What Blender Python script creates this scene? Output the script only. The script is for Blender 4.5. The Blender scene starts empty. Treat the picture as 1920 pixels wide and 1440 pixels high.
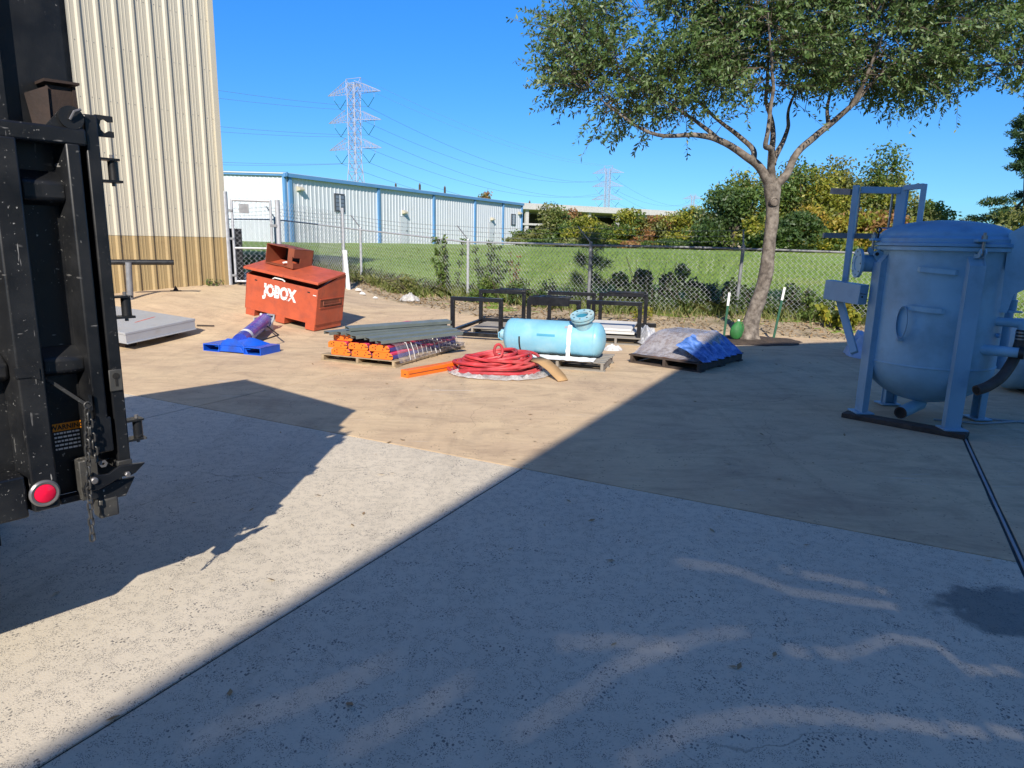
import bpy, bmesh, math, random
import numpy as np
from mathutils import Vector, Matrix, noise as mnoise

random.seed(7); rng = np.random.default_rng(7)
S_ = bpy.context.scene
COL = S_.collection
PI = math.pi
R = math.radians

# ------------------------------------------------------------------ camera
cam_d = bpy.data.cameras.new('camera'); cam = bpy.data.objects.new('camera', cam_d); COL.objects.link(cam)
cam_d.sensor_width = 36.0; cam_d.lens = 24.0; cam_d.clip_start = 0.05; cam_d.clip_end = 9000
cam.matrix_world = Matrix.Translation((0, 0, 1.7)) @ Matrix.Rotation(R(90 - 11.8), 4, 'X') @ Matrix.Rotation(R(1.18), 4, 'Z')
S_.camera = cam

# ------------------------------------------------------------------ sky and sun
SUN_EL = 33.4
world = bpy.data.worlds.new('World'); S_.world = world; world.use_nodes = True
wn = world.node_tree.nodes; wl = world.node_tree.links; wn.clear()
wout = wn.new('ShaderNodeOutputWorld'); wbg = wn.new('ShaderNodeBackground'); sky = wn.new('ShaderNodeTexSky')
sky.sky_type = 'NISHITA'; sky.sun_disc = False
sky.sun_elevation = R(SUN_EL); sky.sun_rotation = R(180 + 1.5)
sky.altitude = 0; sky.air_density = 1.0; sky.dust_density = 0.0; sky.ozone_density = 3.0
wbg.inputs['Strength'].default_value = 0.135
whs = wn.new('ShaderNodeHueSaturation'); whs.inputs['Saturation'].default_value = 1.26; whs.inputs['Hue'].default_value = .513
wl.new(sky.outputs[0], whs.inputs['Color']); 
wtc = wn.new('ShaderNodeTexCoord'); wsp = wn.new('ShaderNodeSeparateXYZ'); wl.new(wtc.outputs['Generated'], wsp.inputs[0])
wrm = wn.new('ShaderNodeValToRGB'); wl.new(wsp.outputs[2], wrm.inputs[0])      # clear dry air: the horizon stays blue instead of white
wrm.color_ramp.elements[0].position = 0.0; wrm.color_ramp.elements[0].color = (.20, .40, .62, 1)
wrm.color_ramp.elements[1].position = 0.55; wrm.color_ramp.elements[1].color = (1.0, .97, .94, 1)
e_ = wrm.color_ramp.elements.new(.11); e_.color = (.30, .55, .80, 1)
e_ = wrm.color_ramp.elements.new(.30); e_.color = (.33, .78, .96, 1)
wmx = wn.new('ShaderNodeMix'); wmx.data_type = 'RGBA'; wmx.blend_type = 'MULTIPLY'; wmx.inputs[0].default_value = 1.0
wci = [i for i in wmx.inputs if i.type == 'RGBA']; wl.new(whs.outputs[0], wci[0]); wl.new(wrm.outputs[0], wci[1])
wl.new([o for o in wmx.outputs if o.type == 'RGBA'][0], wbg.inputs[0]); wl.new(wbg.outputs[0], wout.inputs[0])
sun_d = bpy.data.lights.new('sun', 'SUN'); sun = bpy.data.objects.new('sun', sun_d); COL.objects.link(sun)
sun_d.energy = 5.0; sun_d.angle = R(0.53); sun_d.color = (1.0, 0.93, 0.82)
SUN_DIR = Vector((0.025, 1.0, -math.tan(R(SUN_EL)))).normalized()
sun.rotation_euler = SUN_DIR.to_track_quat('-Z', 'Y').to_euler()
sun.location = (0, -20, 30)
S_.view_settings.view_transform = 'Standard'; S_.view_settings.look = 'None'
S_.view_settings.exposure = 0.42; S_.view_settings.gamma = 1.0; S_.view_settings.use_curve_mapping = False
S_.render.engine = 'CYCLES'
S_.cycles.max_bounces = 8; S_.cycles.transparent_max_bounces = 16

# ------------------------------------------------------------------ helpers
def sst(t):
    t = min(max(t, 0.0), 1.0); return t * t * (3 - 2 * t)

def G(x, y):            # height of the yard: rises to the back left and a little to the fence
    return .42 * sst((-x - 2.8) / 3.2) * sst((y - 9.8) / 3.6) * (1 - sst((y - 19) / 18)) + .15 * sst((y - 12.5) / 3.5) + .12 * sst((-x - 5.6) / 1.2) * sst((y - 10.6) / 2.0) * (1 - sst((y - 19) / 18))

def T(x, y):            # open ground: the yard, then the field that climbs towards the far shed
    return G(x, y) + 1.17 * sst((y - 17) / 30)

U = Vector((.887, -.4617, 0)); V = Vector((.4617, .887, 0))   # directions of the slab joints and building walls
def uv(u, v, z=0): return Vector((U.x * u + V.x * v, U.y * u + V.y * v, z))

class MB:
    def __init__(s): s.v = []; s.f = []
    def add(s, vs, fs):
        o = len(s.v); s.v += [tuple(p) for p in vs]; s.f += [tuple(i + o for i in f) for f in fs]; return s
    def box(s, c, d, rot=None):
        c = Vector(c); h = Vector(d) / 2
        vs = [Vector((x, y, z)) for x in (-h.x, h.x) for y in (-h.y, h.y) for z in (-h.z, h.z)]
        if rot is not None: vs = [rot @ p for p in vs]
        return s.add([p + c for p in vs], [(0, 1, 3, 2), (4, 6, 7, 5), (0, 4, 5, 1), (2, 3, 7, 6), (0, 2, 6, 4), (1, 5, 7, 3)])
    def bb(s, x0, x1, y0, y1, z0, z1):
        return s.box(((x0 + x1) / 2, (y0 + y1) / 2, (z0 + z1) / 2), (abs(x1 - x0), abs(y1 - y0), abs(z1 - z0)))
    def bar(s, p, q, w, h, up=(0, 0, 1)):
        p = Vector(p); q = Vector(q); d = (q - p).normalized(); up = Vector(up)
        if abs(d.dot(up)) > .98: up = Vector((1, 0, 0))
        a = d.cross(up).normalized(); b = a.cross(d).normalized()
        vs = [e + a * (sx * w / 2) + b * (sz * h / 2) for e in (p, q) for sx, sz in ((-1, -1), (1, -1), (1, 1), (-1, 1))]
        return s.add(vs, [(3, 2, 1, 0), (4, 5, 6, 7), (0, 1, 5, 4), (1, 2, 6, 5), (2, 3, 7, 6), (3, 0, 4, 7)])
    def tube(s, pts, r, n=8, cap=True, closed=False):
        pts = [Vector(p) for p in pts]; m = len(pts)
        rs = r if isinstance(r, (list, tuple)) else [r] * m
        vs = []; a = None
        for i, p in enumerate(pts):
            if closed: t = pts[(i + 1) % m] - pts[i - 1]
            else: t = pts[min(i + 1, m - 1)] - pts[max(i - 1, 0)]
            if t.length < 1e-9: t = Vector((0, 0, 1))
            t.normalize()
            if a is None:
                a = t.cross(Vector((0, 0, 1)))
                if a.length < 1e-3: a = t.cross(Vector((1, 0, 0)))
                a.normalize()
            else:
                a = a - t * a.dot(t)
                if a.length < 1e-6: a = t.orthogonal()
                a.normalize()
            b = t.cross(a)
            for k in range(n):
                an = 2 * PI * k / n; vs.append(p + a * (rs[i] * math.cos(an)) + b * (rs[i] * math.sin(an)))
        fs = []
        for i in range(m if closed else m - 1):
            j = (i + 1) % m
            for k in range(n):
                k2 = (k + 1) % n; fs.append((i * n + k, i * n + k2, j * n + k2, j * n + k))
        if cap and not closed:
            fs.append(tuple(range(n - 1, -1, -1))); fs.append(tuple((m - 1) * n + k for k in range(n)))
        return s.add(vs, fs)
    def lathe(s, prof, n=32, M=None, closed=False):
        M = M or Matrix.Identity(4); m = len(prof)
        vs = [M @ Vector((r * math.cos(2 * PI * k / n), r * math.sin(2 * PI * k / n), z)) for r, z in prof for k in range(n)]
        fs = []
        for i in range(m if closed else m - 1):
            j = (i + 1) % m
            for k in range(n):
                k2 = (k + 1) % n; fs.append((i * n + k, i * n + k2, j * n + k2, j * n + k))
        return s.add(vs, fs)
    def prism(s, poly, o, ex, ey, depth):
        o = Vector(o); ex = Vector(ex); ey = Vector(ey); nz = ex.cross(ey).normalized() * depth; m = len(poly)
        a = [o + ex * x + ey * y for x, y in poly]
        fs = [tuple(range(m - 1, -1, -1)), tuple(range(m, 2 * m))] + [(i, (i + 1) % m, (i + 1) % m + m, i + m) for i in range(m)]
        return s.add(a + [p + nz for p in a], fs)
    def grid(s, fn, nu, nv):
        vs = [fn(i, j) for i in range(nu) for j in range(nv)]
        return s.add(vs, [(i * nv + j, (i + 1) * nv + j, (i + 1) * nv + j + 1, i * nv + j + 1) for i in range(nu - 1) for j in range(nv - 1)])
    def build(s, name, mat, parent=None, label=None, kind=None, smooth=True, bevel=0, fix=True, loc=None):
        me = bpy.data.meshes.new(name); me.from_pydata(s.v, [], s.f)
        if fix and len(s.f) < 30000:
            bm = bmesh.new(); bm.from_mesh(me); bmesh.ops.recalc_face_normals(bm, faces=bm.faces); bm.to_mesh(me); bm.free()
        me.materials.append(mat)
        if smooth:
            me.shade_smooth(); me.set_sharp_from_angle(angle=R(35))
        o = bpy.data.objects.new(name, me); COL.objects.link(o)
        if parent is not None: o.parent = parent
        if loc is not None: o.location = loc
        if label: o['label'] = label
        if kind: o['kind'] = kind
        if bevel:
            b = o.modifiers.new('bevel', 'BEVEL'); b.width = bevel; b.segments = 2; b.limit_method = 'ANGLE'; b.angle_limit = R(40)
        return o

def tag(o, label=None, cat=None, group=None, kind=None):
    if label: o['label'] = label
    if cat: o['category'] = cat
    if group: o['group'] = group
    if kind: o['kind'] = kind
    return o

def thing(name, label, cat, loc=(0, 0, 0), rot=(0, 0, 0), group=None):
    o = bpy.data.objects.new(name, None); o.empty_display_size = .2; COL.objects.link(o)
    o.location = loc; o.rotation_euler = rot
    return tag(o, label, cat, group)

def share(src, name, parent, mw=None):      # another object on the same mesh
    o = src.copy(); o.name = name; COL.objects.link(o); o.parent = parent
    if mw is not None: o.matrix_local = mw
    return o

def copy_thing(src, label, loc=None, rot=None):
    c = src.copy(); COL.objects.link(c); c['label'] = label
    if loc is not None: c.location = loc
    if rot is not None: c.rotation_euler = rot
    for ch in [o for o in list(COL.objects) if o.parent == src]:
        k = ch.copy(); COL.objects.link(k); k.parent = c
        for g in [o for o in list(COL.objects) if o.parent == ch]:
            q = g.copy(); COL.objects.link(q); q.parent = k
    return c

def flatmesh(name, verts, faces, mat, parent=None, kind=None):      # big numpy meshes
    me = bpy.data.meshes.new(name)
    verts = np.asarray(verts, dtype=np.float32); faces = np.asarray(faces, dtype=np.int32); n, k = faces.shape
    me.vertices.add(len(verts)); me.vertices.foreach_set('co', verts.ravel())
    me.loops.add(n * k); me.loops.foreach_set('vertex_index', faces.ravel())
    me.polygons.add(n); me.polygons.foreach_set('loop_start', np.arange(0, n * k, k, dtype=np.int32))
    me.polygons.foreach_set('loop_total', np.full(n, k, dtype=np.int32))
    me.update(calc_edges=True); me.materials.append(mat)
    o = bpy.data.objects.new(name, me); COL.objects.link(o)
    if parent is not None: o.parent = parent
    if kind: o['kind'] = kind
    return o

# ------------------------------------------------------------------ materials
class NT:
    def __init__(s, name):
        s.m = bpy.data.materials.new(name); s.m.use_nodes = True; s.t = s.m.node_tree; s.n = s.t.nodes; s.l = s.t.links
        s.b = s.n['Principled BSDF']; s.out = s.n['Material Output']; s.co = s.n.new('ShaderNodeTexCoord')
    def noise(s, scale, detail=4, rough=.55, stretch=None, dist=0, src='Object'):
        t = s.n.new('ShaderNodeTexNoise'); t.inputs['Scale'].default_value = scale; t.inputs['Detail'].default_value = detail
        t.inputs['Roughness'].default_value = rough; t.inputs['Distortion'].default_value = dist
        s.l.new(s.map(stretch, src), t.inputs['Vector']); return t.outputs['Fac']
    def map(s, stretch=None, src='Object'):
        if stretch is None: return s.co.outputs[src]
        mp = s.n.new('ShaderNodeMapping'); mp.inputs['Scale'].default_value = stretch; s.l.new(s.co.outputs[src], mp.inputs['Vector']); return mp.outputs[0]
    def vor(s, scale, stretch=None, feat='F1', out='Distance', rnd=1.0):
        t = s.n.new('ShaderNodeTexVoronoi'); t.feature = feat; t.inputs['Scale'].default_value = scale; t.inputs['Randomness'].default_value = rnd
        s.l.new(s.map(stretch), t.inputs['Vector']); return t.outputs[out]
    def ramp(s, fac, lo, hi, a=0.0, b=1.0):
        r = s.n.new('ShaderNodeMapRange'); r.clamp = True
        r.inputs['From Min'].default_value = lo; r.inputs['From Max'].default_value = hi
        r.inputs['To Min'].default_value = a; r.inputs['To Max'].default_value = b
        s.l.new(fac, r.inputs['Value']); return r.outputs[0]
    def math(s, op, a, b=None):
        m = s.n.new('ShaderNodeMath'); m.operation = op
        for i, q in enumerate((a, b)):
            if q is None: continue
            if isinstance(q, (int, float)): m.inputs[i].default_value = q
            else: s.l.new(q, m.inputs[i])
        return m.outputs[0]
    def mix(s, fac, a, b, blend='MIX'):
        m = s.n.new('ShaderNodeMix'); m.data_type = 'RGBA'; m.blend_type = blend; m.clamp_factor = True
        ins = [i for i in m.inputs if i.type == 'RGBA']
        if isinstance(fac, (int, float)): m.inputs[0].default_value = fac
        else: s.l.new(fac, m.inputs[0])
        for sk, q in zip(ins, (a, b)):
            if isinstance(q, (tuple, list)): sk.default_value = (q[0], q[1], q[2], 1)
            else: s.l.new(q, sk)
        return [o for o in m.outputs if o.type == 'RGBA'][0]
    def island(s):
        g = s.n.new('ShaderNodeNewGeometry'); return g.outputs['Random Per Island']
    def bump(s, h, strength=.3, dist=.01):
        b = s.n.new('ShaderNodeBump'); b.inputs['Strength'].default_value = strength; b.inputs['Distance'].default_value = dist
        s.l.new(h, b.inputs['Height']); s.l.new(b.outputs[0], s.b.inputs['Normal'])
    def set(s, color=None, rough=None, metal=None, **kw):
        for nm, q in (('Base Color', color), ('Roughness', rough), ('Metallic', metal)):
            if q is None: continue
            if isinstance(q, (int, float)): s.b.inputs[nm].default_value = q
            elif isinstance(q, (tuple, list)): s.b.inputs[nm].default_value = (q[0], q[1], q[2], 1)
            else: s.l.new(q, s.b.inputs[nm])
        for k, q in kw.items(): s.b.inputs[k.replace('_', ' ')].default_value = q
        return s.m

def sc(c, k): return tuple(min(1, x * k) for x in c)

def paint(name, col, rough=.45, metal=0, var=.15, scale=5, chip=None, chip_amt=.0, dirt=None, dirt_amt=.5, dirt_scale=3, bump=.0, bscale=60, chip_scale=30):
    t = NT(name)
    c = t.mix(t.ramp(t.noise(scale), .3, .7), sc(col, 1 - var), sc(col, 1 + var))
    if dirt: c = t.mix(t.ramp(t.noise(dirt_scale, 8, .65), .62 - dirt_amt * .25, .8, 0, .85), c, dirt)
    if chip:
        f = t.math('MULTIPLY', t.ramp(t.noise(chip_scale, 6, .7), .70 - chip_amt * .1, .74 - chip_amt * .1), t.ramp(t.noise(3.1), .38, .6))
        c = t.mix(f, c, chip)
    rg = t.ramp(t.noise(scale * 2.3), .3, .7, max(rough - .1, .05), min(rough + .12, 1))
    if bump: t.bump(t.noise(bscale, 5), bump, .004)
    return t.set(c, rg, metal)

def scuffed_black(name):
    t = NT(name)
    base = t.mix(t.ramp(t.noise(4), .3, .7), (.006, .0065, .008), (.015, .016, .018))
    dust = t.mix(t.ramp(t.noise(2.2, 8, .7), .5, .9, 0, .4), base, (.075, .07, .065))
    sp = t.math('MULTIPLY', t.ramp(t.noise(75, 3, .6), .665, .70), t.ramp(t.noise(3.3, 5), .45, .62))
    st = t.math('MULTIPLY', t.ramp(t.noise(60, 2, .5, (1, 1, .12)), .715, .74), t.ramp(t.noise(3.3), .45, .6))
    st2 = t.math('MULTIPLY', t.ramp(t.noise(55, 2, .5, (.2, .2, 1.0)), .70, .73), t.ramp(t.noise(4.1), .48, .6))
    c = t.mix(sp, dust, (.42, .41, .39)); c = t.mix(st, c, (.33, .32, .31)); c = t.mix(st2, c, (.3, .29, .28))
    t.bump(t.noise(35, 5), .12, .004)
    return t.set(c, t.ramp(t.noise(8), .3, .7, .3, .55))

def concrete(name, base, dark, fleck, aggregate, stain):
    t = NT(name)
    c = t.mix(t.ramp(t.noise(.7, 6, .6), .3, .72), base, dark)
    c = t.mix(t.ramp(t.noise(3.5, 8, .7), .35, .75, 0, .45), c, sc(base, 1.12))
    c = t.mix(t.ramp(t.noise(1.1, 9, .75, (1, .35, 1), 1.2), .52, .78, 0, .65), c, stain)
    c = t.mix(t.ramp(t.noise(240, 2), .35, .7, 0, .22), c, sc(dark, .5))
    if aggregate:
        sel = t.ramp(t.noise(9, 3), .40, .60)
        f1 = t.math('MULTIPLY', t.ramp(t.vor(80, (1, 1.7, 1)), .36, .28), t.ramp(t.vor(80, (1, 1.7, 1), out='Color'), .50, .60))
        f2 = t.math('MULTIPLY', t.ramp(t.vor(150, (1.5, 1, 1)), .38, .3), t.ramp(t.noise(17, 2), .46, .56))
        f3 = t.math('MULTIPLY', t.ramp(t.vor(44, (1.3, 1, 1)), .30, .25), t.ramp(t.noise(6, 2), .55, .62))
        f = t.math('MAXIMUM', t.math('MULTIPLY', f1, sel), t.math('MAXIMUM', f2, f3))
        c = t.mix(t.math('MULTIPLY', f, .9), c, fleck)
        h = t.math('SUBTRACT', t.noise(120, 3), t.math('MULTIPLY', f, .9))
        t.bump(h, .35, .004)
    else:
        sp = t.math('MULTIPLY', t.ramp(t.vor(30), .24, .18), t.ramp(t.noise(5, 2), .52, .6))
        c = t.mix(t.math('MULTIPLY', sp, .7), c, fleck)
        sw = t.noise(16, 5, .6, (.25, 1.6, 1)); c = t.mix(t.ramp(sw, .5, .8, 0, .3), c, sc(base, 1.2)); c = t.mix(t.ramp(t.noise(2.4, 10, .75, (.6, 1.2, 1), .6), .46, .68, 0, .7), c, sc(dark, .66)); c = t.mix(t.ramp(t.noise(45, 6, .7, (.35, 1.5, 1)), .5, .75, 0, .3), c, sc(dark, .6)); c = t.mix(t.math('MULTIPLY', t.ramp(t.noise(7, 3, .5, (.12, 1.4, 1), 2.0), .66, .70, 0, .3), t.ramp(t.noise(.9), .5, .6)), c, (.62, .58, .52))
        t.bump(t.noise(70, 6, .65), .22, .004)
    ck = t.n.new('ShaderNodeTexVoronoi'); ck.feature = 'DISTANCE_TO_EDGE'; ck.inputs['Scale'].default_value = .31
    wv = t.n.new('ShaderNodeTexNoise'); wv.inputs['Scale'].default_value = 2.5; wv.inputs['Detail'].default_value = 6; t.l.new(t.co.outputs['Object'], wv.inputs['Vector'])
    vm = t.n.new('ShaderNodeVectorMath'); vm.operation = 'MULTIPLY_ADD'; t.l.new(wv.outputs['Color'], vm.inputs[0]); vm.inputs[1].default_value = (.35, .35, 0); t.l.new(t.co.outputs['Object'], vm.inputs[2]); t.l.new(vm.outputs[0], ck.inputs['Vector'])
    crk = t.math('MULTIPLY', t.ramp(ck.outputs['Distance'], .0014, .0004), t.ramp(t.noise(.55, 2), .52, .58))
    c = t.mix(t.math('MULTIPLY', crk, .5), c, sc(dark, .3))
    tyre = t.math('MULTIPLY', t.ramp(t.noise(1.6, 4, .6, (1.6, .12, 1), 1.0), .56, .70, 0, .28), t.ramp(t.noise(30, 3), .3, .6))
    c = t.mix(tyre, c, sc(dark, .45))
    # damp patch where water has been poured out
    sep = t.n.new('ShaderNodeSeparateXYZ'); t.l.new(t.co.outputs['Object'], sep.inputs[0])
    dx = t.math('MULTIPLY', t.math('SUBTRACT', sep.outputs[0], 2.50), 2.0); dy = t.math('MULTIPLY', t.math('SUBTRACT', sep.outputs[1], 3.0), 3.3)
    rr = t.math('ADD', t.math('SQRT', t.math('ADD', t.math('MULTIPLY', dx, dx), t.math('MULTIPLY', dy, dy))), t.math('MULTIPLY', t.math('SUBTRACT', t.noise(5.5, 8, .65), .5), 1.1))
    wet = t.ramp(rr, .92, .72)
    c = t.mix(t.math('MULTIPLY', wet, .68), c, (.03, .032, .030))
    t.set(c, t.math('SUBTRACT', .86, t.math('MULTIPLY', wet, .36)))
    return t.m

def leaf_mat(name, c1, c2, c3, rough=.45, trans=.25):
    t = NT(name); i = t.island()
    c = t.mix(t.ramp(i, 0, .6), c1, c2); c = t.mix(t.ramp(i, .6, 1), c, c3)
    c = t.mix(t.ramp(t.noise(.9, 3), .38, .66, 0, .6), c, sc(c1, .75))
    t.set(c, rough); tr = t.n.new('ShaderNodeBsdfTranslucent'); t.l.new(t.mix(.35, c, (.35, .4, .02)), tr.inputs[0])
    mx = t.n.new('ShaderNodeMixShader'); mx.inputs[0].default_value = trans
    t.l.new(t.b.outputs[0], mx.inputs[1]); t.l.new(tr.outputs[0], mx.inputs[2]); t.l.new(mx.outputs[0], t.out.inputs[0])
    return t.m

def film(name, col, alpha, rough=.12):
    t = NT(name); tr = t.n.new('ShaderNodeBsdfTransparent'); tr.inputs[0].default_value = (.97, .97, .98, 1)
    mx = t.n.new('ShaderNodeMixShader'); t.bump(t.noise(28, 5, .6, None, .8), .7, .02); t.set(col, rough)
    f = t.ramp(t.noise(14, 5, .65, (1, 1, .4)), .35, .8, alpha * .5, min(1, alpha * 1.9)); t.l.new(f, mx.inputs[0])
    t.l.new(tr.outputs[0], mx.inputs[1]); t.l.new(t.b.outputs[0], mx.inputs[2]); t.l.new(mx.outputs[0], t.out.inputs[0]); return t.m

M = {}
M['black'] = scuffed_black('black_scuffed_paint')
M['worn_black'] = paint('worn_black_paint', (.035, .035, .035), .5, 0, .3, 9, chip=(.3, .28, .25), chip_amt=.8, dirt=(.13, .12, .10), dirt_amt=.6)
M['rust'] = paint('rusty_plate', (.034, .020, .015), .7, 0, .35, 9, dirt=(.02, .018, .016), dirt_amt=.7, bump=.3)
M['rust_orange'] = paint('rust_red_steel', (.235, .062, .028), .62, 0, .2, 6, dirt=(.12, .035, .02), dirt_amt=.55, bump=.15)
M['tool_red'] = paint('faded_red_orange_paint', (.45, .085, .036), .52, 0, .14, 3, chip=(.13, .04, .025), chip_amt=.8, chip_scale=22, dirt=(.25, .06, .04), dirt_amt=.6, dirt_scale=5)
def worn_print():
    t = NT('worn_white_print'); f = t.math('MAXIMUM', t.ramp(t.noise(19, 6, .7), .56, .60), t.ramp(t.noise(7, 3, .6, (1, 1, 2.5)), .61, .64))
    return t.set(t.mix(f, (.72, .70, .68), (.42, .085, .04)), .55)
M['white_paint'] = worn_print()
M['white_paint_old'] = paint('worn_white_print', (.74, .72, .70), .5, 0, .08, 9, chip=(.5, .10, .04), chip_amt=1.1, chip_scale=13)
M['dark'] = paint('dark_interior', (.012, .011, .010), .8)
M['chain'] = paint('oily_chain_steel', (.075, .073, .07), .4, .5, .3, 20)
M['steel'] = paint('bare_steel', (.32, .32, .32), .38, .7, .2, 12, dirt=(.12, .08, .05), dirt_amt=.4)
M['galv'] = paint('galvanised_steel', (.44, .45, .47), .5, .35, .15, 14)
M['galv_dark'] = paint('weathered_pipe', (.20, .205, .215), .6, .2, .2, 9, dirt=(.10, .08, .07), dirt_amt=.4)
M['pylon'] = paint('pylon_steel', (.35, .35, .42), .6, .1, .1, .3)
M['wire_hazed'] = paint('conductor', (.16, .18, .22), .6)  # wire grey lightened, distance haze put into the colour
M['glassgreen'] = paint('glass_insulator', (.02, .13, .12), .2)
M['cream'] = paint('cream_sheet_metal', (.51, .465, .36), .48, 0, .03, .6, dirt=(.42, .375, .28), dirt_amt=.2, dirt_scale=1.5)
M['tanm'] = paint('tan_sheet_metal', (.37, .27, .13), .5, 0, .06, .8, dirt=(.25, .17, .085), dirt_amt=.35, dirt_scale=2)
M['whitem'] = paint('white_sheet_metal', (.60, .625, .66), .5, 0, .03, .3, dirt=(.5, .5, .5), dirt_amt=.2, dirt_scale=.5)
M['bluetrim'] = paint('blue_trim_metal', (.11, .27, .50), .5, 0, .08, 1)
M['glass'] = paint('window_glass', (.17, .20, .26), .2)
M['winframe'] = paint('window_bars', (.07, .075, .085), .5)
M['shed'] = paint('shed_white', (.46, .44, .42), .6)
M['shedpanel'] = paint('shed_tan', (.42, .33, .25), .7)
M['shedvoid'] = paint('shed_inside', (.05, .05, .055), .8)
M['bark'] = paint('tree_bark', (.105, .084, .067), .9, 0, .4, 11, dirt=(.40, .345, .285), dirt_amt=.8, dirt_scale=8, bump=1.0, bscale=30)
M['bark2'] = paint('grey_bark', (.11, .09, .07), .9, 0, .3, 6)
M['wood'] = paint('pallet_wood', (.33, .25, .155), .8, 0, .28, 7, dirt=(.18, .14, .10), dirt_amt=.5, bump=.3)
M['wood_grey'] = paint('weathered_pallet_wood', (.27, .245, .21), .85, 0, .25, 6, dirt=(.13, .12, .11), dirt_amt=.5, bump=.3)
M['wood_dark'] = paint('dark_timber', (.060, .043, .034), .85, 0, .3, 8, bump=.4)
M['orange'] = paint('orange_powder_coat', (.82, .17, .015), .42, 0, .08, 6, dirt=(.5, .10, .01), dirt_amt=.25)
M['beam_red'] = paint('crimson_beam_paint', (.60, .045, .12), .4, 0, .1, 4)
M['beam_blue'] = paint('navy_beam_shade', (.06, .06, .27), .4, 0, .15, 4)  # navy of the lower channels is shade on the beams put into colour
M['chan'] = paint('grey_green_channel_paint', (.14, .165, .155), .5, 0, .15, 3, dirt=(.21, .21, .19), dirt_amt=.3)
M['royal'] = paint('royal_blue_paint', (.006, .085, .53), .36, 0, .15, 4, chip=(.25, .28, .38), chip_amt=.25, dirt=(.03, .05, .20), dirt_amt=.35)
M['purple'] = paint('blue_purple_tube_paint', (.030, .065, .40), .28, 0, .25, 3, chip=(.45, .45, .55), chip_amt=.3, dirt=(.13, .05, .17), dirt_amt=.3)
M['plate'] = paint('grey_coated_plate', (.40, .42, .45), .38, .25, .06, 3, dirt=(.33, .32, .31), dirt_amt=.3)
M['hose'] = paint('red_rubber_hose', (.46, .038, .045), .5, 0, .35, 5, dirt=(.50, .16, .14), dirt_amt=.4)
M['card'] = paint('cardboard', (.42, .26, .12), .8, 0, .08, 5)
M['aqua'] = paint('pale_aqua_paint', (.19, .44, .57), .42, 0, .12, 2.5, chip=(.35, .30, .22), chip_amt=.15, dirt=(.36, .54, .60), dirt_amt=.45, dirt_scale=2.2)
M['aqua_flange'] = paint('stained_aqua_flange', (.24, .45, .54), .5, 0, .15, 6, dirt=(.52, .50, .40), dirt_amt=.75, dirt_scale=7)
M['aqua_dark'] = paint('teal_label', (.05, .28, .42), .5)
M['gasket'] = paint('black_gasket', (.012, .012, .012), .5)
M['fblack'] = paint('satin_black_steel', (.006, .0065, .009), .34, 0, .2, 5, dirt=(.03, .028, .025), dirt_amt=.2)
M['sheetw'] = paint('white_board', (.62, .60, .56), .6, 0, .08, 4)
M['tank'] = paint('blue_grey_tank_paint', (.27, .46, .60), .5, 0, .14, 1.7, dirt=(.13, .22, .29), dirt_amt=.7, dirt_scale=2.2, chip=(.45, .52, .55), chip_amt=.5)
M['tank_leg'] = paint('blue_leg_paint', (.25, .40, .53), .45, 0, .1, 2, dirt=(.13, .22, .32), dirt_amt=.35, chip=(.10, .12, .14), chip_amt=.1)
M['lid'] = paint('blue_lid_paint', (.16, .34, .53), .42, 0, .12, 2, dirt=(.10, .17, .27), dirt_amt=.4)
M['rubber'] = paint('brown_rubber_hose', (.062, .045, .036), .7, 0, .25, 9)
M['greenpost'] = paint('green_post_paint', (.03, .105, .06), .6, 0, .15, 9)
M['postwhite'] = paint('white_post_tip', (.76, .75, .72), .6)
M['greenbag'] = paint('green_woven_bag', (.025, .15, .035), .65, 0, .3, 7, bump=.4)
M['pvc'] = paint('white_pvc', (.80, .80, .78), .35)
M['red_lens'] = NT('red_lamp_lens').set((.75, .01, .05), .12, 0)
M['chrome'] = paint('dull_chrome', (.22, .21, .21), .42, .6)
M['decal_or'] = paint('orange_decal', (1.0, .33, .015), .5, 0, .1, 12)
M['decal_bk'] = paint('black_print', (.012, .012, .012), .5)
M['decal_wh'] = paint('white_decal_print', (.95, .95, .95), .5)
M['film'] = film('clear_stretch_wrap', (.85, .80, .86), .15)
M['film_grey'] = film('grey_plastic_sheet', (.62, .60, .58), .75, .25)
M['film_brown'] = film('wrap_over_brown', (.50, .48, .50), .55, .15)
M['film_blue'] = paint('blue_folded_plastic', (.075, .18, .50), .3, 0, .5, 9, dirt=(.30, .40, .66), dirt_amt=.6, dirt_scale=9)
M['film_pale'] = film('pale_blue_wrap', (.35, .48, .70), .8, .2)
M['film_white'] = film('white_plastic_bag', (.80, .82, .85), .75, .25)
M['strap'] = paint('white_strap', (.75, .74, .72), .6)
M['brownheap'] = paint('rusty_flat_stock', (.17, .115, .09), .7, 0, .35, 5, dirt=(.33, .15, .06), dirt_amt=.3)
M['seal'] = paint('black_joint_sealant', (.018, .018, .019), .6)
M['seal_wh'] = paint('pale_joint_strip', (.30, .32, .34), .6)
M['con_a'] = concrete('aggregate_concrete', (.68, .59, .455), (.56, .49, .385), (.14, .13, .12), True, (.46, .40, .30))
M['con_b'] = concrete('tan_concrete', (.67, .505, .305), (.50, .352, .228), (.13, .10, .07), False, (.36, .275, .19))
M['litterleaf'] = leaf_mat('dry_leaf', (.26, .16, .08), (.40, .28, .15), (.52, .42, .27), .8, .1)
M['oakleaf'] = leaf_mat('olive_green_leaf', (.062, .118, .028), (.105, .175, .045), (.25, .30, .14), .5, .22)
M['twig'] = paint('twig_bark', (.10, .075, .055), .9)

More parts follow.
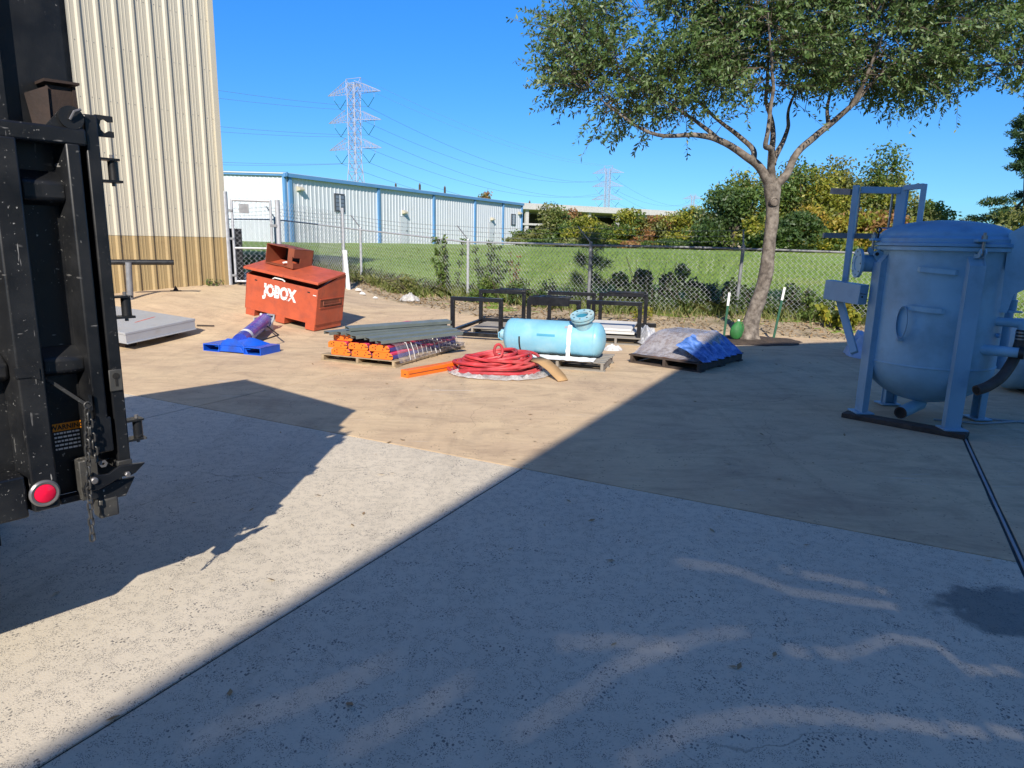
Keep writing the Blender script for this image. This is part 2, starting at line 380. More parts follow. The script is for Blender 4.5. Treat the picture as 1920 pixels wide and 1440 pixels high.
def litter_mat():
    t = NT('leaf_litter_soil')
    c = t.mix(t.ramp(t.noise(6, 8, .7), .3, .7), (.27, .195, .115), (.47, .37, .24))
    c = t.mix(t.ramp(t.vor(40, (1, 1.6, 1), out='Color'), .2, .8, 0, .6), c, (.54, .44, .31))
    c = t.mix(t.ramp(t.noise(1.3, 5), .55, .7, 0, .7), c, (.13, .11, .045)); t.bump(t.noise(60, 8, .75), .9, .02)
    return t.set(c, .95)
def soil_mat():
    t = NT('dark_wet_mulch'); c = t.mix(t.ramp(t.noise(9, 8, .7), .3, .7), (.035, .024, .017), (.10, .07, .05)); t.bump(t.noise(40, 8, .7), 1.0, .02)
    return t.set(c, .95)
def grass_ground():
    t = NT('mown_grass')
    c = t.mix(t.ramp(t.noise(.12, 5, .6, (1, 2.2, 1)), .3, .7), (.17, .27, .03), (.235, .32, .05))
    c = t.mix(t.ramp(t.noise(1.6, 8, .75), .45, .8, 0, .7), c, (.15, .24, .035))
    c = t.mix(t.ramp(t.noise(.22, 6, .65, (1, 2.5, 1)), .52, .70, 0, .65), c, (.31, .29, .10)); c = t.mix(t.ramp(t.noise(.5, 7, .7, (1, 3, 1)), .55, .7, 0, .45), c, (.13, .21, .03))
    c = t.mix(t.ramp(t.noise(22, 4, .7), .45, .8, 0, .35), c, (.08, .15, .025)); t.bump(t.noise(14, 8, .8), .6, .03)
    return t.set(c, .95)
M['litter'] = litter_mat(); M['soil'] = soil_mat(); M['grass'] = grass_ground()

# ================================================================== GROUND
PAD = [(-30, 40), (-11.7, 27.0), (-8.0, 22.9), (-6.4, 21.2), (-4.75, 19.54), (-2.48, 16.46), (-.7, 14.5), (.6, 14.0), (2, 13.95), (3.37, 13.6), (6.25, 12.75), (9, 12.2), (14, 11.3), (30, 8.5)]
def pad_edge(x):
    for (x0, y0), (x1, y1) in zip(PAD, PAD[1:]):
        if x <= x1: return y0 + (y1 - y0) * (x - x0) / (x1 - x0)
    return PAD[-1][1]

# concrete slabs, each with eased edges and open joints between them
pavement = MB()
pavement.grid(lambda i, j: uv(-16 + i * .25, -12 + j * .25, G(*uv(-16 + i * .25, -12 + j * .25).xy) - .0075), 137, 141)
pav = tag(pavement.build('concrete_yard', M['seal'], fix=False), 'concrete yard slabs with dark open joints', kind='structure')
def slab(u0, u1, v0, v1, mat):
    def cuts(a, b):
        n = max(1, int(round((b - a) / .35)))
        return [a, a + .003, a + .012] + [a + (b - a) * k / n for k in range(1, n)] + [b - .012, b - .003, b]
    us, vs = cuts(u0, u1), cuts(v0, v1); nu, nv = len(us), len(vs)
    def p(i, j):
        e = 0
        ei = min(i, nu - 1 - i); ej = min(j, nv - 1 - j); e = min(ei, ej)
        q = uv(us[i], vs[j]); w = mnoise.noise(Vector((q.x * 3, q.y * 3, 0))) * .004 if e < 3 else 0
        if ei < 3: q += U * w
        if ej < 3: q += V * w
        return (q.x, q.y, G(q.x, q.y) - {0: .02, 1: .002, 2: .0005}.get(e, 0))
    return MB().grid(p, nu, nv).build('slab', mat, pav, fix=False, smooth=False)
j = .004
slab(-15, -5.93 - j, -10, 4.47 - j, M['con_a'])
slab(-5.93 + j, -2.22 - j, -10, 4.47 - j, M['con_a'])
slab(-2.22 + j, .912 - .022, -10, 4.47 - j, M['con_a'])
slab(.912 + .022, 16, -10, 4.47 - j, M['con_a'])
slab(-15, -5.93 - j, 4.47 + j, 20, M['con_b'])
slab(-5.93 + j, .912 - .022, 4.47 + j, 20, M['con_b'])
slab(.912 + .022, 16, 4.47 + j, 20, M['con_b'])
mb = MB()
for k in range(40):
    a = uv(.912, -6 + k * .4, -.008); b = uv(.912, -6 + k * .4 + .4, -.008); mb.bar(a, b, .014, .02)
mb.build('joint_strip', M['seal_wh'], pav)

# the field: one sheet out to the horizon (lower than the yard where the yard lies on it)
xs = np.concatenate([-np.geomspace(4000, 26, 26), np.arange(-25, 25.1, .8), np.geomspace(26, 4000, 26)])
ys = np.concatenate([[-600, -200, -80, -30], np.arange(-20, 60, .8), np.geomspace(60, 6000, 40)])
fv = []
for x in xs:
    for y in ys:
        e = y - pad_edge(float(np.clip(x, -29, 29)))
        z = T(x, y) + (.02 if e > .8 else -.14)
        if y > 17: z += .05 * mnoise.noise(Vector((x * .15, y * .15, 0)))
        fv.append((x, y, z))
ny = len(ys)
ff = [(i * ny + k, (i + 1) * ny + k, (i + 1) * ny + k + 1, i * ny + k + 1) for i in range(len(xs) - 1) for k in range(ny - 1)]
fo = flatmesh('field', fv, ff, M['grass'], kind='structure'); fo.data.shade_smooth()
fo['label'] = 'mown green field beyond the chain link fence'

# strip of soil and dry leaves between the yard and the fence
nx, nt = 190, 34
def strip(i, k):
    x = -12 + 25 * i / (nx - 1); t = -.12 + k * (4.6 / (nt - 1))
    e = pad_edge(x) + .18 * mnoise.noise(Vector((x * 1.7, 0, 0))) + .07 * mnoise.noise(Vector((x * 6, 3, 0)))
    w = 1.9 + (1.4 if -5 < x < -.5 else .6) * .6 + .5 * mnoise.noise(Vector((x * .6, 9, 0)))
    y = e + t * w / 2.6
    z = T(x, y) + .035 * sst((t + .12) / .3) - .01 + .05 * mnoise.noise(Vector((x * 1.3, y * 1.3, 0))) * sst(t / .5) + .02 * mnoise.noise(Vector((x * 6, y * 6, 0))) * sst(t)
    z -= .12 * sst((t - 3.2) / 1.2)
    if k == 0: z = T(x, y) - .06
    return (x, y, z)
mb = MB().grid(strip, nx, nt); o = mb.build('leaf_litter_strip', M['litter'], fix=False)
tag(o, 'strip of dry leaves and soil between the concrete yard and the fence', kind='structure')
# dark mulch round the oak
def ring(i, k):
    a = 2 * PI * k / 40; r = i / 11 * (.95 + .38 * mnoise.noise(Vector((math.cos(a) * 2, math.sin(a) * 2, 5))))
    x, y = 4.42 + r * math.cos(a) * 1.0, 12.42 + r * math.sin(a) * .72
    return (x, y, G(x, y) + .06 * (1 - (i / 11) ** 2) + .02 * mnoise.noise(Vector((x * 7, y * 7, 0))) - (.02 if i == 11 else 0))
mb = MB().grid(ring, 12, 41); tag(mb.build('mulch_bed', M['soil'], fix=False), 'dark mulch round the foot of the oak trunk', kind='structure')

def litter_leaves(name, pts, size, mat, kind='stuff', flat=.35):
    n = len(pts); P = np.array(pts); a = rng.uniform(0, 2 * PI, n); s = size * rng.uniform(.6, 1.4, n); tl = rng.normal(0, flat, (n, 2))
    dx = np.stack([np.cos(a), np.sin(a), tl[:, 0]], 1) * s[:, None]; dy = np.stack([-np.sin(a), np.cos(a), tl[:, 1]], 1) * (s * .38)[:, None]
    vs = np.concatenate([P - dx, P + dy, P + dx, P - dy], 1).reshape(-1, 3); fs = np.arange(n * 4).reshape(-1, 4)
    return flatmesh(name, vs, fs, mat, kind=kind)
pts = []
for _ in range(9000):
    x = random.uniform(-9, 11); t = random.uniform(-.05, 3.4); y = pad_edge(x) + t * .9
    if random.random() < .9: pts.append((x, y, T(x, y) + random.uniform(.02, .075)))
o = litter_leaves('dry_leaves', pts, .045, M['litterleaf']); tag(o, 'dry fallen leaves scattered along the foot of the fence', kind='stuff')
pts = []
for _ in range(420):
    x = random.uniform(-4, 8); y = pad_edge(x) - abs(random.gauss(0, 3.2))
    if y > 5: pts.append((x, y, G(x, y) + .012))
for _ in range(110): pts.append((random.uniform(-2.5, 5), random.uniform(2, 8), .008))
o = litter_leaves('yard_leaves', pts, .022, M['litterleaf'], flat=.15); tag(o, 'small stray leaves and twigs blown over the concrete', kind='stuff')

# grass blades and weeds
def blades(name, pts, h, w, mat, lean=.5, curve=False):
    n = len(pts); P = np.array(pts); a = rng.uniform(0, 2 * PI, n); hh = h * rng.uniform(.5, 1.5, n)
    l = rng.normal(0, lean, (n, 2)) * hh[:, None]
    sd = np.stack([np.cos(a), np.sin(a), np.zeros(n)], 1) * (w * rng.uniform(.6, 1.4, n))[:, None]
    mid = P + np.stack([l[:, 0] * .35, l[:, 1] * .35, hh * .6], 1); tip = P + np.stack([l[:, 0], l[:, 1], hh], 1)
    vs = np.concatenate([P - sd, P + sd, mid + sd * .7, tip, mid - sd * .7], 1).reshape(-1, 3); fs = np.arange(n * 5).reshape(-1, 5)
    return flatmesh(name, vs, fs, mat, kind='stuff')
M['blade'] = leaf_mat('grass_blade', (.15, .255, .028), (.23, .335, .048), (.36, .36, .11), .6, .3)
M['weed'] = leaf_mat('weed_leaf', (.11, .16, .035), (.22, .27, .06), (.46, .40, .19), .6, .3)
pts = []
for _ in range(60000):
    x = random.uniform(-14, 16); y = 14.5 + 26 * random.random() ** 1.6; 
    if y > pad_edge(x) + 2.3 + .5 * mnoise.noise(Vector((x, 0, 0))): pts.append((x, y, T(x, y) + .0))
o = blades('grass', pts, .10, .008, M['blade']); tag(o, 'short green grass of the mown field', kind='stuff')
FENCE = [(-11.31, 25.57), (-7.95, 23.15), (-4.59, 20.73), (-1.23, 18.31), (1.70, 15.60), (5.02, 15.47), (8.2, 14.35), (11.5, 13.2)]
def fence_y(x):
    for (x0, y0), (x1, y1) in zip(FENCE, FENCE[1:]):
        if x <= x1: return y0 + (y1 - y0) * (x - x0) / (x1 - x0)
    return 13
pts = []
for _ in range(42000):
    x = random.uniform(-10, 10); d = random.gauss(.55, .6); y = fence_y(x) + d
    den = .5 + .5 * mnoise.noise(Vector((x * .7, y * .5, 2)))
    if random.random() < den * (1.0 if x < 3 else .7): pts.append((x, y, T(x, y)))
o = blades('fence_weeds', pts, .27, .008, M['weed'], .6); tag(o, 'tangle of long dry and green weeds along the fence', kind='stuff')

# ================================================================== BUILDINGS
def rib_profile(n, pitch, rise, top, foot, minor=True):
    pr = []
    for k in range(n):
        a = k * pitch
        pr += [(a, 0), (a + (pitch - foot) * .32, 0)]
        if minor: pr += [(a + (pitch - foot) * .34, rise * .14), (a + (pitch - foot) * .40, rise * .14), (a + (pitch - foot) * .42, 0), (a + (pitch - foot) * .60, 0), (a + (pitch - foot) * .62, rise * .14), (a + (pitch - foot) * .68, rise * .14), (a + (pitch - foot) * .70, 0)]
        pr += [(a + pitch - foot, 0), (a + pitch - foot + (foot - top) / 2, rise), (a + pitch - (foot - top) / 2, rise)]
    pr.append((n * pitch, 0)); return pr
def rib_wall(pr, z0, z1, o, ex, nz):
    o = Vector(o); ex = Vector(ex); nz = Vector(nz); m = MB()
    f0 = z0 if callable(z0) else (lambda s: z0); f1 = z1 if callable(z1) else (lambda s: z1)
    m.grid(lambda i, k: o + ex * pr[i][0] + nz * pr[i][1] + Vector((0, 0, f1(pr[i][0]) if k else f0(pr[i][0]))), len(pr), 2)
    return m

# cream building at the left
CB = Vector((-6.40, 15.25, 0))
cb = thing('corrugated_building', 'tall cream ribbed metal building with tan wainscot behind the black trailer', 'building', CB)
NW = Vector((.829, -.559, 0)); DW = Vector((-.559, -.829, 0)); CV = -DW
pr = rib_profile(40, .325, .034, .045, .105)
rib_wall(pr, 1.66, 11.0, (0, 0, 0), DW, NW).build('wall', M['cream'], cb, smooth=False)
rib_wall(pr, -.2, 1.655, NW * -.004, DW, NW).build('wainscot', M['tanm'], cb, smooth=False)
mb = MB(); mb.bar(CV * .03 + Vector((0, 0, 1.665)), CV * .03 + Vector((0, 0, 11)), .12, .10, NW); mb.build('corner_trim', M['cream'], cb)
mb = MB(); mb.bar(CV * .03 + Vector((0, 0, -.2)), CV * .03 + Vector((0, 0, 1.66)), .116, .095, NW); mb.build('corner_base_trim', M['tanm'], cb)
mb = MB(); mb.prism([(0, -.2), (-13, -.2), (-13, 11), (0, 11)], CV * -.02 + NW * -.05, CV, (0, 0, 1), -9); mb.build('core', M['cream'], cb, smooth=False)
# screws on the sheets
mb = MB()
for k in range(12):
    for zz in [2.2 + .95 * q for q in range(9)]:
        for dx in (.06, .21): mb.box(DW * (k * .325 + dx * .8) + NW * .002 + Vector((0, 0, zz + .02 * (k % 2))), (.012, .012, .012))
mb.build('screws', M['galv_dark'], cb, kind='stuff', smooth=False)

# building behind the camera, whose shade lies over the right half of the yard
EAVE, UW, VC = 7.0, -2.28 + .666 * 7.0, 11.9 - 1.361 * 7.0
hb = thing('metal_building', 'tall tan metal building behind the photographer shading the yard', 'building', uv(UW, VC))
MG = .52
wd, LB = 11.0, 24.0
STREAK_SLITS = [[(-7.44, 6.41), (-7.11, 6.31), (-6.74, 6.16), (-6.35, 6.03), (-6.04, 5.93)], [(-6.27, 5.71), (-5.97, 5.61), (-5.58, 5.49), (-5.26, 5.43)],
        [(-2.97, 4.75), (-2.33, 4.33), (-1.84, 3.9), (-1.28, 3.52), (-.75, 3.17)], [(-1.67, 3.94), (-1.11, 3.54), (-.69, 3.23)],
        [(-4.93, 4.99), (-4.47, 4.84), (-3.93, 4.69), (-3.35, 4.44), (-3.03, 4.31), (-2.53, 4.05)], [(-4.56, 5.15), (-3.88, 4.77), (-3.35, 4.44)],
        [(-2.28, 3.81), (-1.77, 3.49), (-1.08, 3.18), (-.72, 2.94), (-.69, 2.8), (-.14, 2.48)], [(-4.09, 4.41), (-3.48, 4.18), (-2.86, 3.87), (-2.16, 3.46), (-1.53, 3.06), (-.74, 2.58)]]
CELL = .0125; v0g, v1g, z0g, z1g = -7.6, .2, 2.2, 6.6
nv_, nz_ = int((v1g - v0g) / CELL), int((z1g - z0g) / CELL)
vv, zz = np.meshgrid(v0g + (np.arange(nv_) + .5) * CELL, z0g + (np.arange(nz_) + .5) * CELL, indexing='ij'); dist = np.full(vv.shape, 9.0)
for gp_ in STREAK_SLITS:
    n_ = len(gp_) - 1
    for q, ((a0, b0), (a1, b1)) in enumerate(zip(gp_, gp_[1:])):
        dx, dz = a1 - a0, b1 - b0; t = np.clip(((vv - a0) * dx + (zz - b0) * dz) / (dx * dx + dz * dz), 0, 1)
        wf = .95 + .45 * np.sin(np.pi * (q + t) / n_) ; dist = np.minimum(dist, np.hypot(vv - a0 - dx * t, zz - b0 - dz * t) / wf)
gi, gk = np.indices(dist.shape); opn = (dist < .0064) & ((gi - gk) % 5 == 0)     # added slits, shaped so sunlight draws streaks on the shaded yard
ci, ck = np.nonzero(~opn)
corn = lambda i, k: np.stack([np.zeros(len(i)) , v0g + i * CELL - VC, z0g + k * CELL], 1)
gv = np.stack([corn(ci, ck), corn(ci + 1, ck), corn(ci + 1, ck + 1), corn(ci, ck + 1)], 1).reshape(-1, 3)
gw = np.stack([U.x * gv[:, 0] + V.x * gv[:, 1], U.y * gv[:, 0] + V.y * gv[:, 1], gv[:, 2]], 1)
flatmesh('streak_slit_panel', gw, np.arange(len(gw)).reshape(-1, 4), M['cream'], hb)
def wq(mb, u0, v0, z0, u1, v1, z1): return mb.add([uv(u0, v0, z0), uv(u1, v1, z0), uv(u1, v1, z1), uv(u0, v0, z1)], [(0, 1, 2, 3)])
mb = MB(); a0, a1 = v0g - VC, v0g + nv_ * CELL - VC; zt = z0g + nz_ * CELL
wq(mb, 0, -LB, 0, 0, a0, EAVE); wq(mb, 0, a1, 0, 0, 0, EAVE); wq(mb, 0, a0, 0, 0, a1, z0g); wq(mb, 0, a0, zt, 0, a1, EAVE)
mb.build('side_wall', M['cream'], hb, smooth=False, fix=False)
mb = MB(); wq(mb, wd, -LB, 0, wd, 0, EAVE); mb.build('side_wall', M['cream'], hb, smooth=False)
for v_ in (0, -LB): mb = MB(); mb.add([uv(0, v_, 0), uv(wd, v_, 0), uv(wd, v_, EAVE), uv(wd / 2, v_, EAVE + MG * wd / 2), uv(0, v_, EAVE)], [(0, 1, 2, 3, 4)]); mb.build('gable_wall', M['cream'], hb, smooth=False)
def rq(mb, u0, u1, v0, v1):
    h = lambda u: EAVE + .01 + MG * (u if u <= wd / 2 else wd - u)
    return mb.add([uv(u0, v0, h(u0)), uv(u1, v0, h(u1)), uv(u1, v1, h(u1)), uv(u0, v1, h(u0))], [(0, 1, 2, 3)])
mb = MB(); s0, s1 = -10.3 - VC, -7.4 - VC  # opening added in the roof so sun reaches the wall slits
rq(mb, 0, wd / 2, -LB, s0); rq(mb, 0, wd / 2, s1, 0); rq(mb, 0, .4, s0, s1); rq(mb, 5.1, wd / 2, s0, s1); rq(mb, wd / 2, wd, -LB, 0)
ro = mb.build('roof', M['whitem'], hb, smooth=False, fix=False)
ro['label'] = 'ribbed roof with an added opening that lets sun through to the wall slits'

# white warehouse with blue trim
WZ = 1.36; W0 = Vector((-15.3, 47, 0)); WL = 34.6; WH = 5.70 - 1.41
wh = thing('warehouse', 'long low white ribbed warehouse with blue trim across the field', 'building', (W0.x, W0.y, WZ + .04))
ZB = -.3
prl = rib_profile(int(WL / .40), .40, .035, .07, .16, False)
rib_wall(prl, ZB, WH - .02, (0, 0, 0), V, U).build('long_wall', M['whitem'], wh, smooth=False)
pre = rib_profile(56, .40, .03, .07, .16, False)
EW = 22.4
rib_wall(pre, ZB, lambda s: WH + .045 * min(s, EW - s), (0, 0, 0), -U, -V).build('end_wall', M['whitem'], wh, smooth=False)
mb = MB(); mb.prism([(0, ZB), (-EW, ZB), (-EW, WH), (-EW / 2, WH + .045 * EW / 2), (0, WH)], V * WL - U * .03, U, (0, 0, 1), WL - .06); mb.build('core', M['whitem'], wh, smooth=False)
mb = MB()
for s0, s1 in ((.25, -EW / 2), (-EW / 2, -EW - .2)):
    z0 = WH + .06 + (0 if s0 > -1 else .045 * EW / 2); z1 = WH + .06 + (.045 * EW / 2 if s0 > -1 else 0)
    a0, a1 = U * s0 - V * .2, U * s1 - V * .2
    vs = []
    for q, z in ((a0, z0), (a1, z1)):
        for e in (0, WL + .4):
            for t in (0, .08): vs.append(q + V * e + Vector((0, 0, z + t)))
    mb.add(vs, [(0, 1, 3, 2), (4, 6, 7, 5), (0, 4, 5, 1), (2, 3, 7, 6), (0, 2, 6, 4), (1, 5, 7, 3)])
mb.build('roof', M['whitem'], wh, smooth=False)
mb = MB(); mb.bar(U * .16 - V * .25 + Vector((0, 0, WH + .0)), U * .16 + V * (WL + .1) + Vector((0, 0, WH + .0)), .2, .24); mb.build('gutter', M['bluetrim'], wh)
mb = MB()
mb.bar(U * .3 - V * .1 + Vector((0, 0, WH + .06)), -U * EW / 2 - V * .1 + Vector((0, 0, WH + .06 + .045 * EW / 2)), .12, .26); mb.build('rake_trim', M['bluetrim'], wh)
for s in (.30, 9.6, 17.3, 24.4, 30.2, WL - .1):
    mb = MB(); mb.bar(U * .09 + V * s + Vector((0, 0, ZB)), U * .09 + V * s + Vector((0, 0, WH - .13)), .24, .14, U); mb.build('downspout', M['bluetrim'], wh)
mb = MB(); mb.bar(-U * .05 - V * .07 + Vector((0, 0, ZB)), -U * .05 - V * .07 + Vector((0, 0, WH - .05)), .22, .14, V); mb.build('corner_trim', M['bluetrim'], wh)
def wbox(s, z0, z1, w, d0, d1): return MB().add([U * d + V * (s + e) + Vector((0, 0, z)) for d in (d0, d1) for e in (-w / 2, w / 2) for z in (z0, z1)],
    [(0, 1, 3, 2), (4, 6, 7, 5), (0, 4, 5, 1), (2, 3, 7, 6), (0, 2, 6, 4), (1, 5, 7, 3)])
for s, z0, z1, w in ((5.15, 2.15, 3.45, 1.05), (32.6, 2.0, 3.2, .95)):
    fr = wbox(s, z0, z1, w, .0, .09).build('window', M['winframe'], wh, smooth=False)
    wbox(s, z0 + .1, z1 - .1, .09, .085, .115).build('mullion', M['whitem'], fr, smooth=False)
    for e in (-.25, .25):
        for k in range(4):
            zz = z0 + .12 + (z1 - z0 - .2) * k / 4
            wbox(s + e * w * .92, zz, zz + (z1 - z0 - .3) / 4.6, w * .36, .05, .10).build('pane', M['glass'], fr, smooth=False)
for s in (12.9, 27.8):
    d = wbox(s, ZB, 2.1, .95, .0, .075).build('door', M['whitem'], wh, smooth=False); wbox(s, ZB, 2.16, 1.08, 0, .055).build('door_frame', M['galv'], wh, smooth=False)
    wbox(s + .36, .95, 1.05, .08, .07, .12).build('handle', M['winframe'], d, smooth=False)
for s, z in ((1.15, 3.35), (12.9, 2.35), (27.8, 2.35), (33.9, 3.2)):
    mb = MB(); o3 = U * .035 + V * s + Vector((0, 0, z))
    mb.prism([(0, 0), (.34, .05), (.34, .14), (.12, .3), (0, .3)], o3 - V * .22, U, (0, 0, 1), -.44); mb.build('wall_light', M['cream'], wh, smooth=False)

# long open shed far behind
sh = thing('open_shed', 'long open-sided white shed far behind the autumn hedge', 'building', (1.0, 112, 0))
SD = Vector((.86, .51, 0)); SN = Vector((.51, -.86, 0))
def sbox(mb, s0, s1, n0, n1, z0, z1): return mb.add([SD * s + SN * n + Vector((0, 0, z)) for s in (s0, s1) for n in (n0, n1) for z in (z0, z1)],
    [(0, 1, 3, 2), (4, 6, 7, 5), (0, 4, 5, 1), (2, 3, 7, 6), (0, 2, 6, 4), (1, 5, 7, 3)])
sbox(MB(), -6, 64, -14, .6, 6.75, 7.7).build('roof', M['shed'], sh, smooth=False)
sbox(MB(), -6, 64, -13.6, -13, 1, 6.7).build('back_wall', M['shedvoid'], sh, smooth=False)
sbox(MB(), -6, 34, .1, .2, 4.3, 4.6).build('rail', M['shed'], sh, smooth=False)
sbox(MB(), 24, 64, -.2, 0, 1, 6.7).build('wall_panel', M['shedpanel'], sh, smooth=False)
for k in range(6): sbox(MB(), -5.5 + k * 6.2, -4.9 + k * 6.2, -.35, .06, 1, 6.7).build('column', M['shed'], sh, smooth=False)

# ================================================================== FENCE AND GATE
def chain_panel(a, b, h, z0f, w=.055, r=.0044):       # interlocked zigzag wires, hooked at each turn
    a = Vector(a); b = Vector(b); L = (b - a).length; d = (b - a) / L; n = int(L / w); m = int(h / w)
    mb = MB(); nrm = d.cross(Vector((0, 0, 1)))
    for k in range(n):
        pts = []
        for q in range(m + 1):
            p = a + d * ((k + (q + k) % 2) * w + (w * .06 if (q + k) % 2 else -w * .06))
            pts.append(Vector((p.x, p.y, z0f(p.x, p.y) + .03 + q * w)) + nrm * (.004 if (q + k) % 2 else -.004))
        mb.tube(pts, r, 3, False)
    return mb
fence = thing('chain_link_fence', 'long low chain link fence with barbed wire dividing yard from field', 'fence', (0, 0, 0))
FH = 1.50
arm_dir = Vector((-.55, .25, .42)).normalized()
for i, (x, y) in enumerate(FENCE):
    z = T(x, y); dk = M['galv_dark'] if i >= 4 else M['galv']
    tl = Vector((.05, 0, 0)) if i == 5 else Vector((0, 0, 0))
    mb = MB(); mb.tube([(x, y, z - .1), Vector((x, y, z + FH + .05)) + tl], .038, 10); mb.tube([Vector((x, y, z + FH + .05)) + tl, Vector((x, y, z + FH + .09)) + tl], [.042, .03], 10)
    mb.build('post', dk, fence)
    mb = MB(); p = Vector((x, y, z + FH + .06)) + tl; mb.bar(p, p + Vector((-.30, .12, .36)) if i < 5 else p + Vector((.0, .1, .36)), .035, .02); mb.build('tension_arm', M['galv_dark'], fence)
    if i + 1 < len(FENCE):
        x1, y1 = FENCE[i + 1]; z1 = T(x1, y1)
        mb = MB(); mb.tube([Vector((x, y, z + FH)).lerp(Vector((x1, y1, z1 + FH)), t) + Vector((0, 0, .01 * math.sin(t * PI))) for t in (0, .25, .5, .75, 1)], .024, 8); mb.build('top_rail', dk, fence)
        def zl(px, py, x=x, y=y, x1=x1, y1=y1, z=z, z1=z1):
            t = ((px - x) * (x1 - x) + (py - y) * (y1 - y)) / ((x1 - x) ** 2 + (y1 - y) ** 2); return z + (z1 - z) * t
        chain_panel((x, y, 0), (x1, y1, 0), FH - .03, zl).build('mesh_panel', M['galv'], fence, kind='stuff', fix=False, smooth=False)
        if i < 5:
            for q in (.3, .62, .95):
                off = Vector((-.30, .12, .36)) * q
                off1 = off if i + 1 < 5 else Vector((0, .1, .36)) * q
                mb = MB(); mb.tube([(Vector((x, y, z + FH + .06)) + off).lerp(Vector((x1, y1, z1 + FH + .06)) + off1, t) - Vector((0, 0, .05 * math.sin(t * PI))) for t in (0, .25, .5, .75, 1)], .0035, 4)
                for w in range(24):
                    t = (w + .5) / 24; p = (Vector((x, y, z + FH + .06)) + off).lerp(Vector((x1, y1, z1 + FH + .06)) + off1, t) - Vector((0, 0, .05 * math.sin(t * PI)))
                    mb.bar(p + Vector((-.02, .01, .025)), p + Vector((.02, -.01, -.025)), .004, .004)
                mb.build('barbed_wire', M['galv_dark'], fence, smooth=False)
# taller return between the gate and the low fence
tf = thing('tall_fence_return', 'taller short run of chain link fence between gate and low fence', 'fence', (0, 0, 0))
ga, gb, gc = (-6.33, 15.33), (-5.30, 15.65), (-4.56, 18.5)
zc = T(*gc)
MB().tube([(gc[0], gc[1], zc - .1), (gc[0], gc[1], zc + 2.07)], .045, 10).build('post', M['galv'], tf)
MB().tube([(gb[0], gb[1], T(*gb) - .1), (gb[0], gb[1], T(*gb) + 1.98)], .055, 12).build('post', M['galv'], tf)
chain_panel((gb[0] + .05, gb[1], 0), (gc[0], gc[1], 0), 1.95, lambda x, y: T(x, y), .055, .0034).build('mesh_panel', M['galv'], tf, kind='stuff', fix=False, smooth=False)
gt = thing('chain_link_gate', 'tall narrow chain link gate beside the cream building corner', 'gate', (0, 0, 0))
z0 = T(*ga)
MB().tube([(ga[0], ga[1], z0 - .1), (ga[0], ga[1], z0 + 2.0)], .058, 12).build('hinge_post', M['galv'], gt)
gd = (Vector((gb[0], gb[1], 0)) - Vector((ga[0], ga[1], 0))).normalized(); g0 = Vector((ga[0], ga[1], z0 + .05)) + gd * .13; g1 = g0 + gd * .80
for p in (g0, g1): MB().tube([p, p + Vector((0, 0, 1.80))], .028, 10).build('stile', M['galv'], gt)
for h in (1.78, .75, .02): MB().tube([g0 + Vector((0, 0, h)), g1 + Vector((0, 0, h))], .022 if h < 1 else .03, 8).build('gate_rail', M['galv'], gt)
for h in (.2, 1.0, 1.6):
    MB().box(Vector((ga[0], ga[1], z0 + h)) + gd * .07, (.16, .05, .05)).build('hinge', M['galv_dark'], gt, bevel=.006)
MB().box(g1 + Vector((.06, 0, 1.25)), (.16, .06, .06)).build('latch', M['galv_dark'], gt, bevel=.006)
chain_panel(tuple(g0 + gd * .02), tuple(g1 - gd * .02), 1.78, lambda x, y: z0 + .05, .055, .0034).build('mesh_panel', M['galv'], gt, kind='stuff', fix=False, smooth=False)
MB().bar(g0 + gd * .14 + Vector((.02, -.03, 1.60)), g0 + gd * .34 + Vector((.02, -.03, 1.60)), .012, .20).build('gate_sign', M['steel'], gt, smooth=False)
bp = tag(MB().bar((-6.30, 15.62, z0 - .05), (-6.30, 15.62, z0 + 1.22), .34, .05, (.3, -1, 0)).build('black_board', M['fblack'], bevel=.01), 'narrow black board standing upright behind the gate hinge post', 'board')
pp = thing('white_pipe', 'white plastic pipe standing against the tall fence post', 'pipe', (-4.47, 18.36, T(-4.47, 18.36)))
MB().tube([(.06, -.02, -.1), (-.02, .02, .93)], .055, 14).build('pipe_body', M['pvc'], pp)
MB().tube([(-.02, .02, .90), (-.025, .022, 1.0)], .066, 14).build('pipe_collar', M['pvc'], pp)

# ================================================================== DUMP TRAILER (local x = left along the tailgate, y = towards the viewer)
tr = thing('dump_trailer', 'black scuffed dump trailer tailgate with round red lamp and hanging chain', 'trailer', (-1.5, 2.72, 0), (0, 0, R(-130)))
def part(mb, name, mat, par, **k): return mb.build(name, M[mat] if isinstance(mat, str) else mat, par, **k)
tg = part(MB().bb(.10, 2.2, -.07, -.05, .70, 2.03), 'tailgate', 'black', tr)
part(MB().bb(.135, 2.2, -.03, .045, 2.005, 2.065), 'top_rail', 'black', tr, bevel=.008)
def stake(s0, s1, z0, z1, d, ch=.022):
    return MB().prism([(s0, -.05), (s0 + ch, d), (s1 - ch, d), (s1, -.05)], (0, 0, z0), (1, 0, 0), (0, 1, 0), z1 - z0)
for k in range(4):
    a = .335 + k * .56; part(stake(a, a + .125, .69 if k == 0 else .83, 2.01, .055), 'stake', 'black', tr, bevel=.006)
part(stake(.145, .222, .99, 2.01, .045, .016), 'stake', 'black', tr, bevel=.006)
def hrail(z0, z1, s0, s1, d=.012): return MB().prism([(-.055, z0), (-.055, z1), (d, z1 - .045), (d, z0 + .02)], (s0, 0, 0), (0, 1, 0), (0, 0, 1), s1 - s0)
for z0, z1 in ((1.79, 1.92), (1.165, 1.285)):
    part(hrail(z0, z1, .205, .35), 'cross_rib', 'black', tr, bevel=.012); part(hrail(z0, z1, .45, 2.15), 'cross_rib', 'black', tr, bevel=.012)
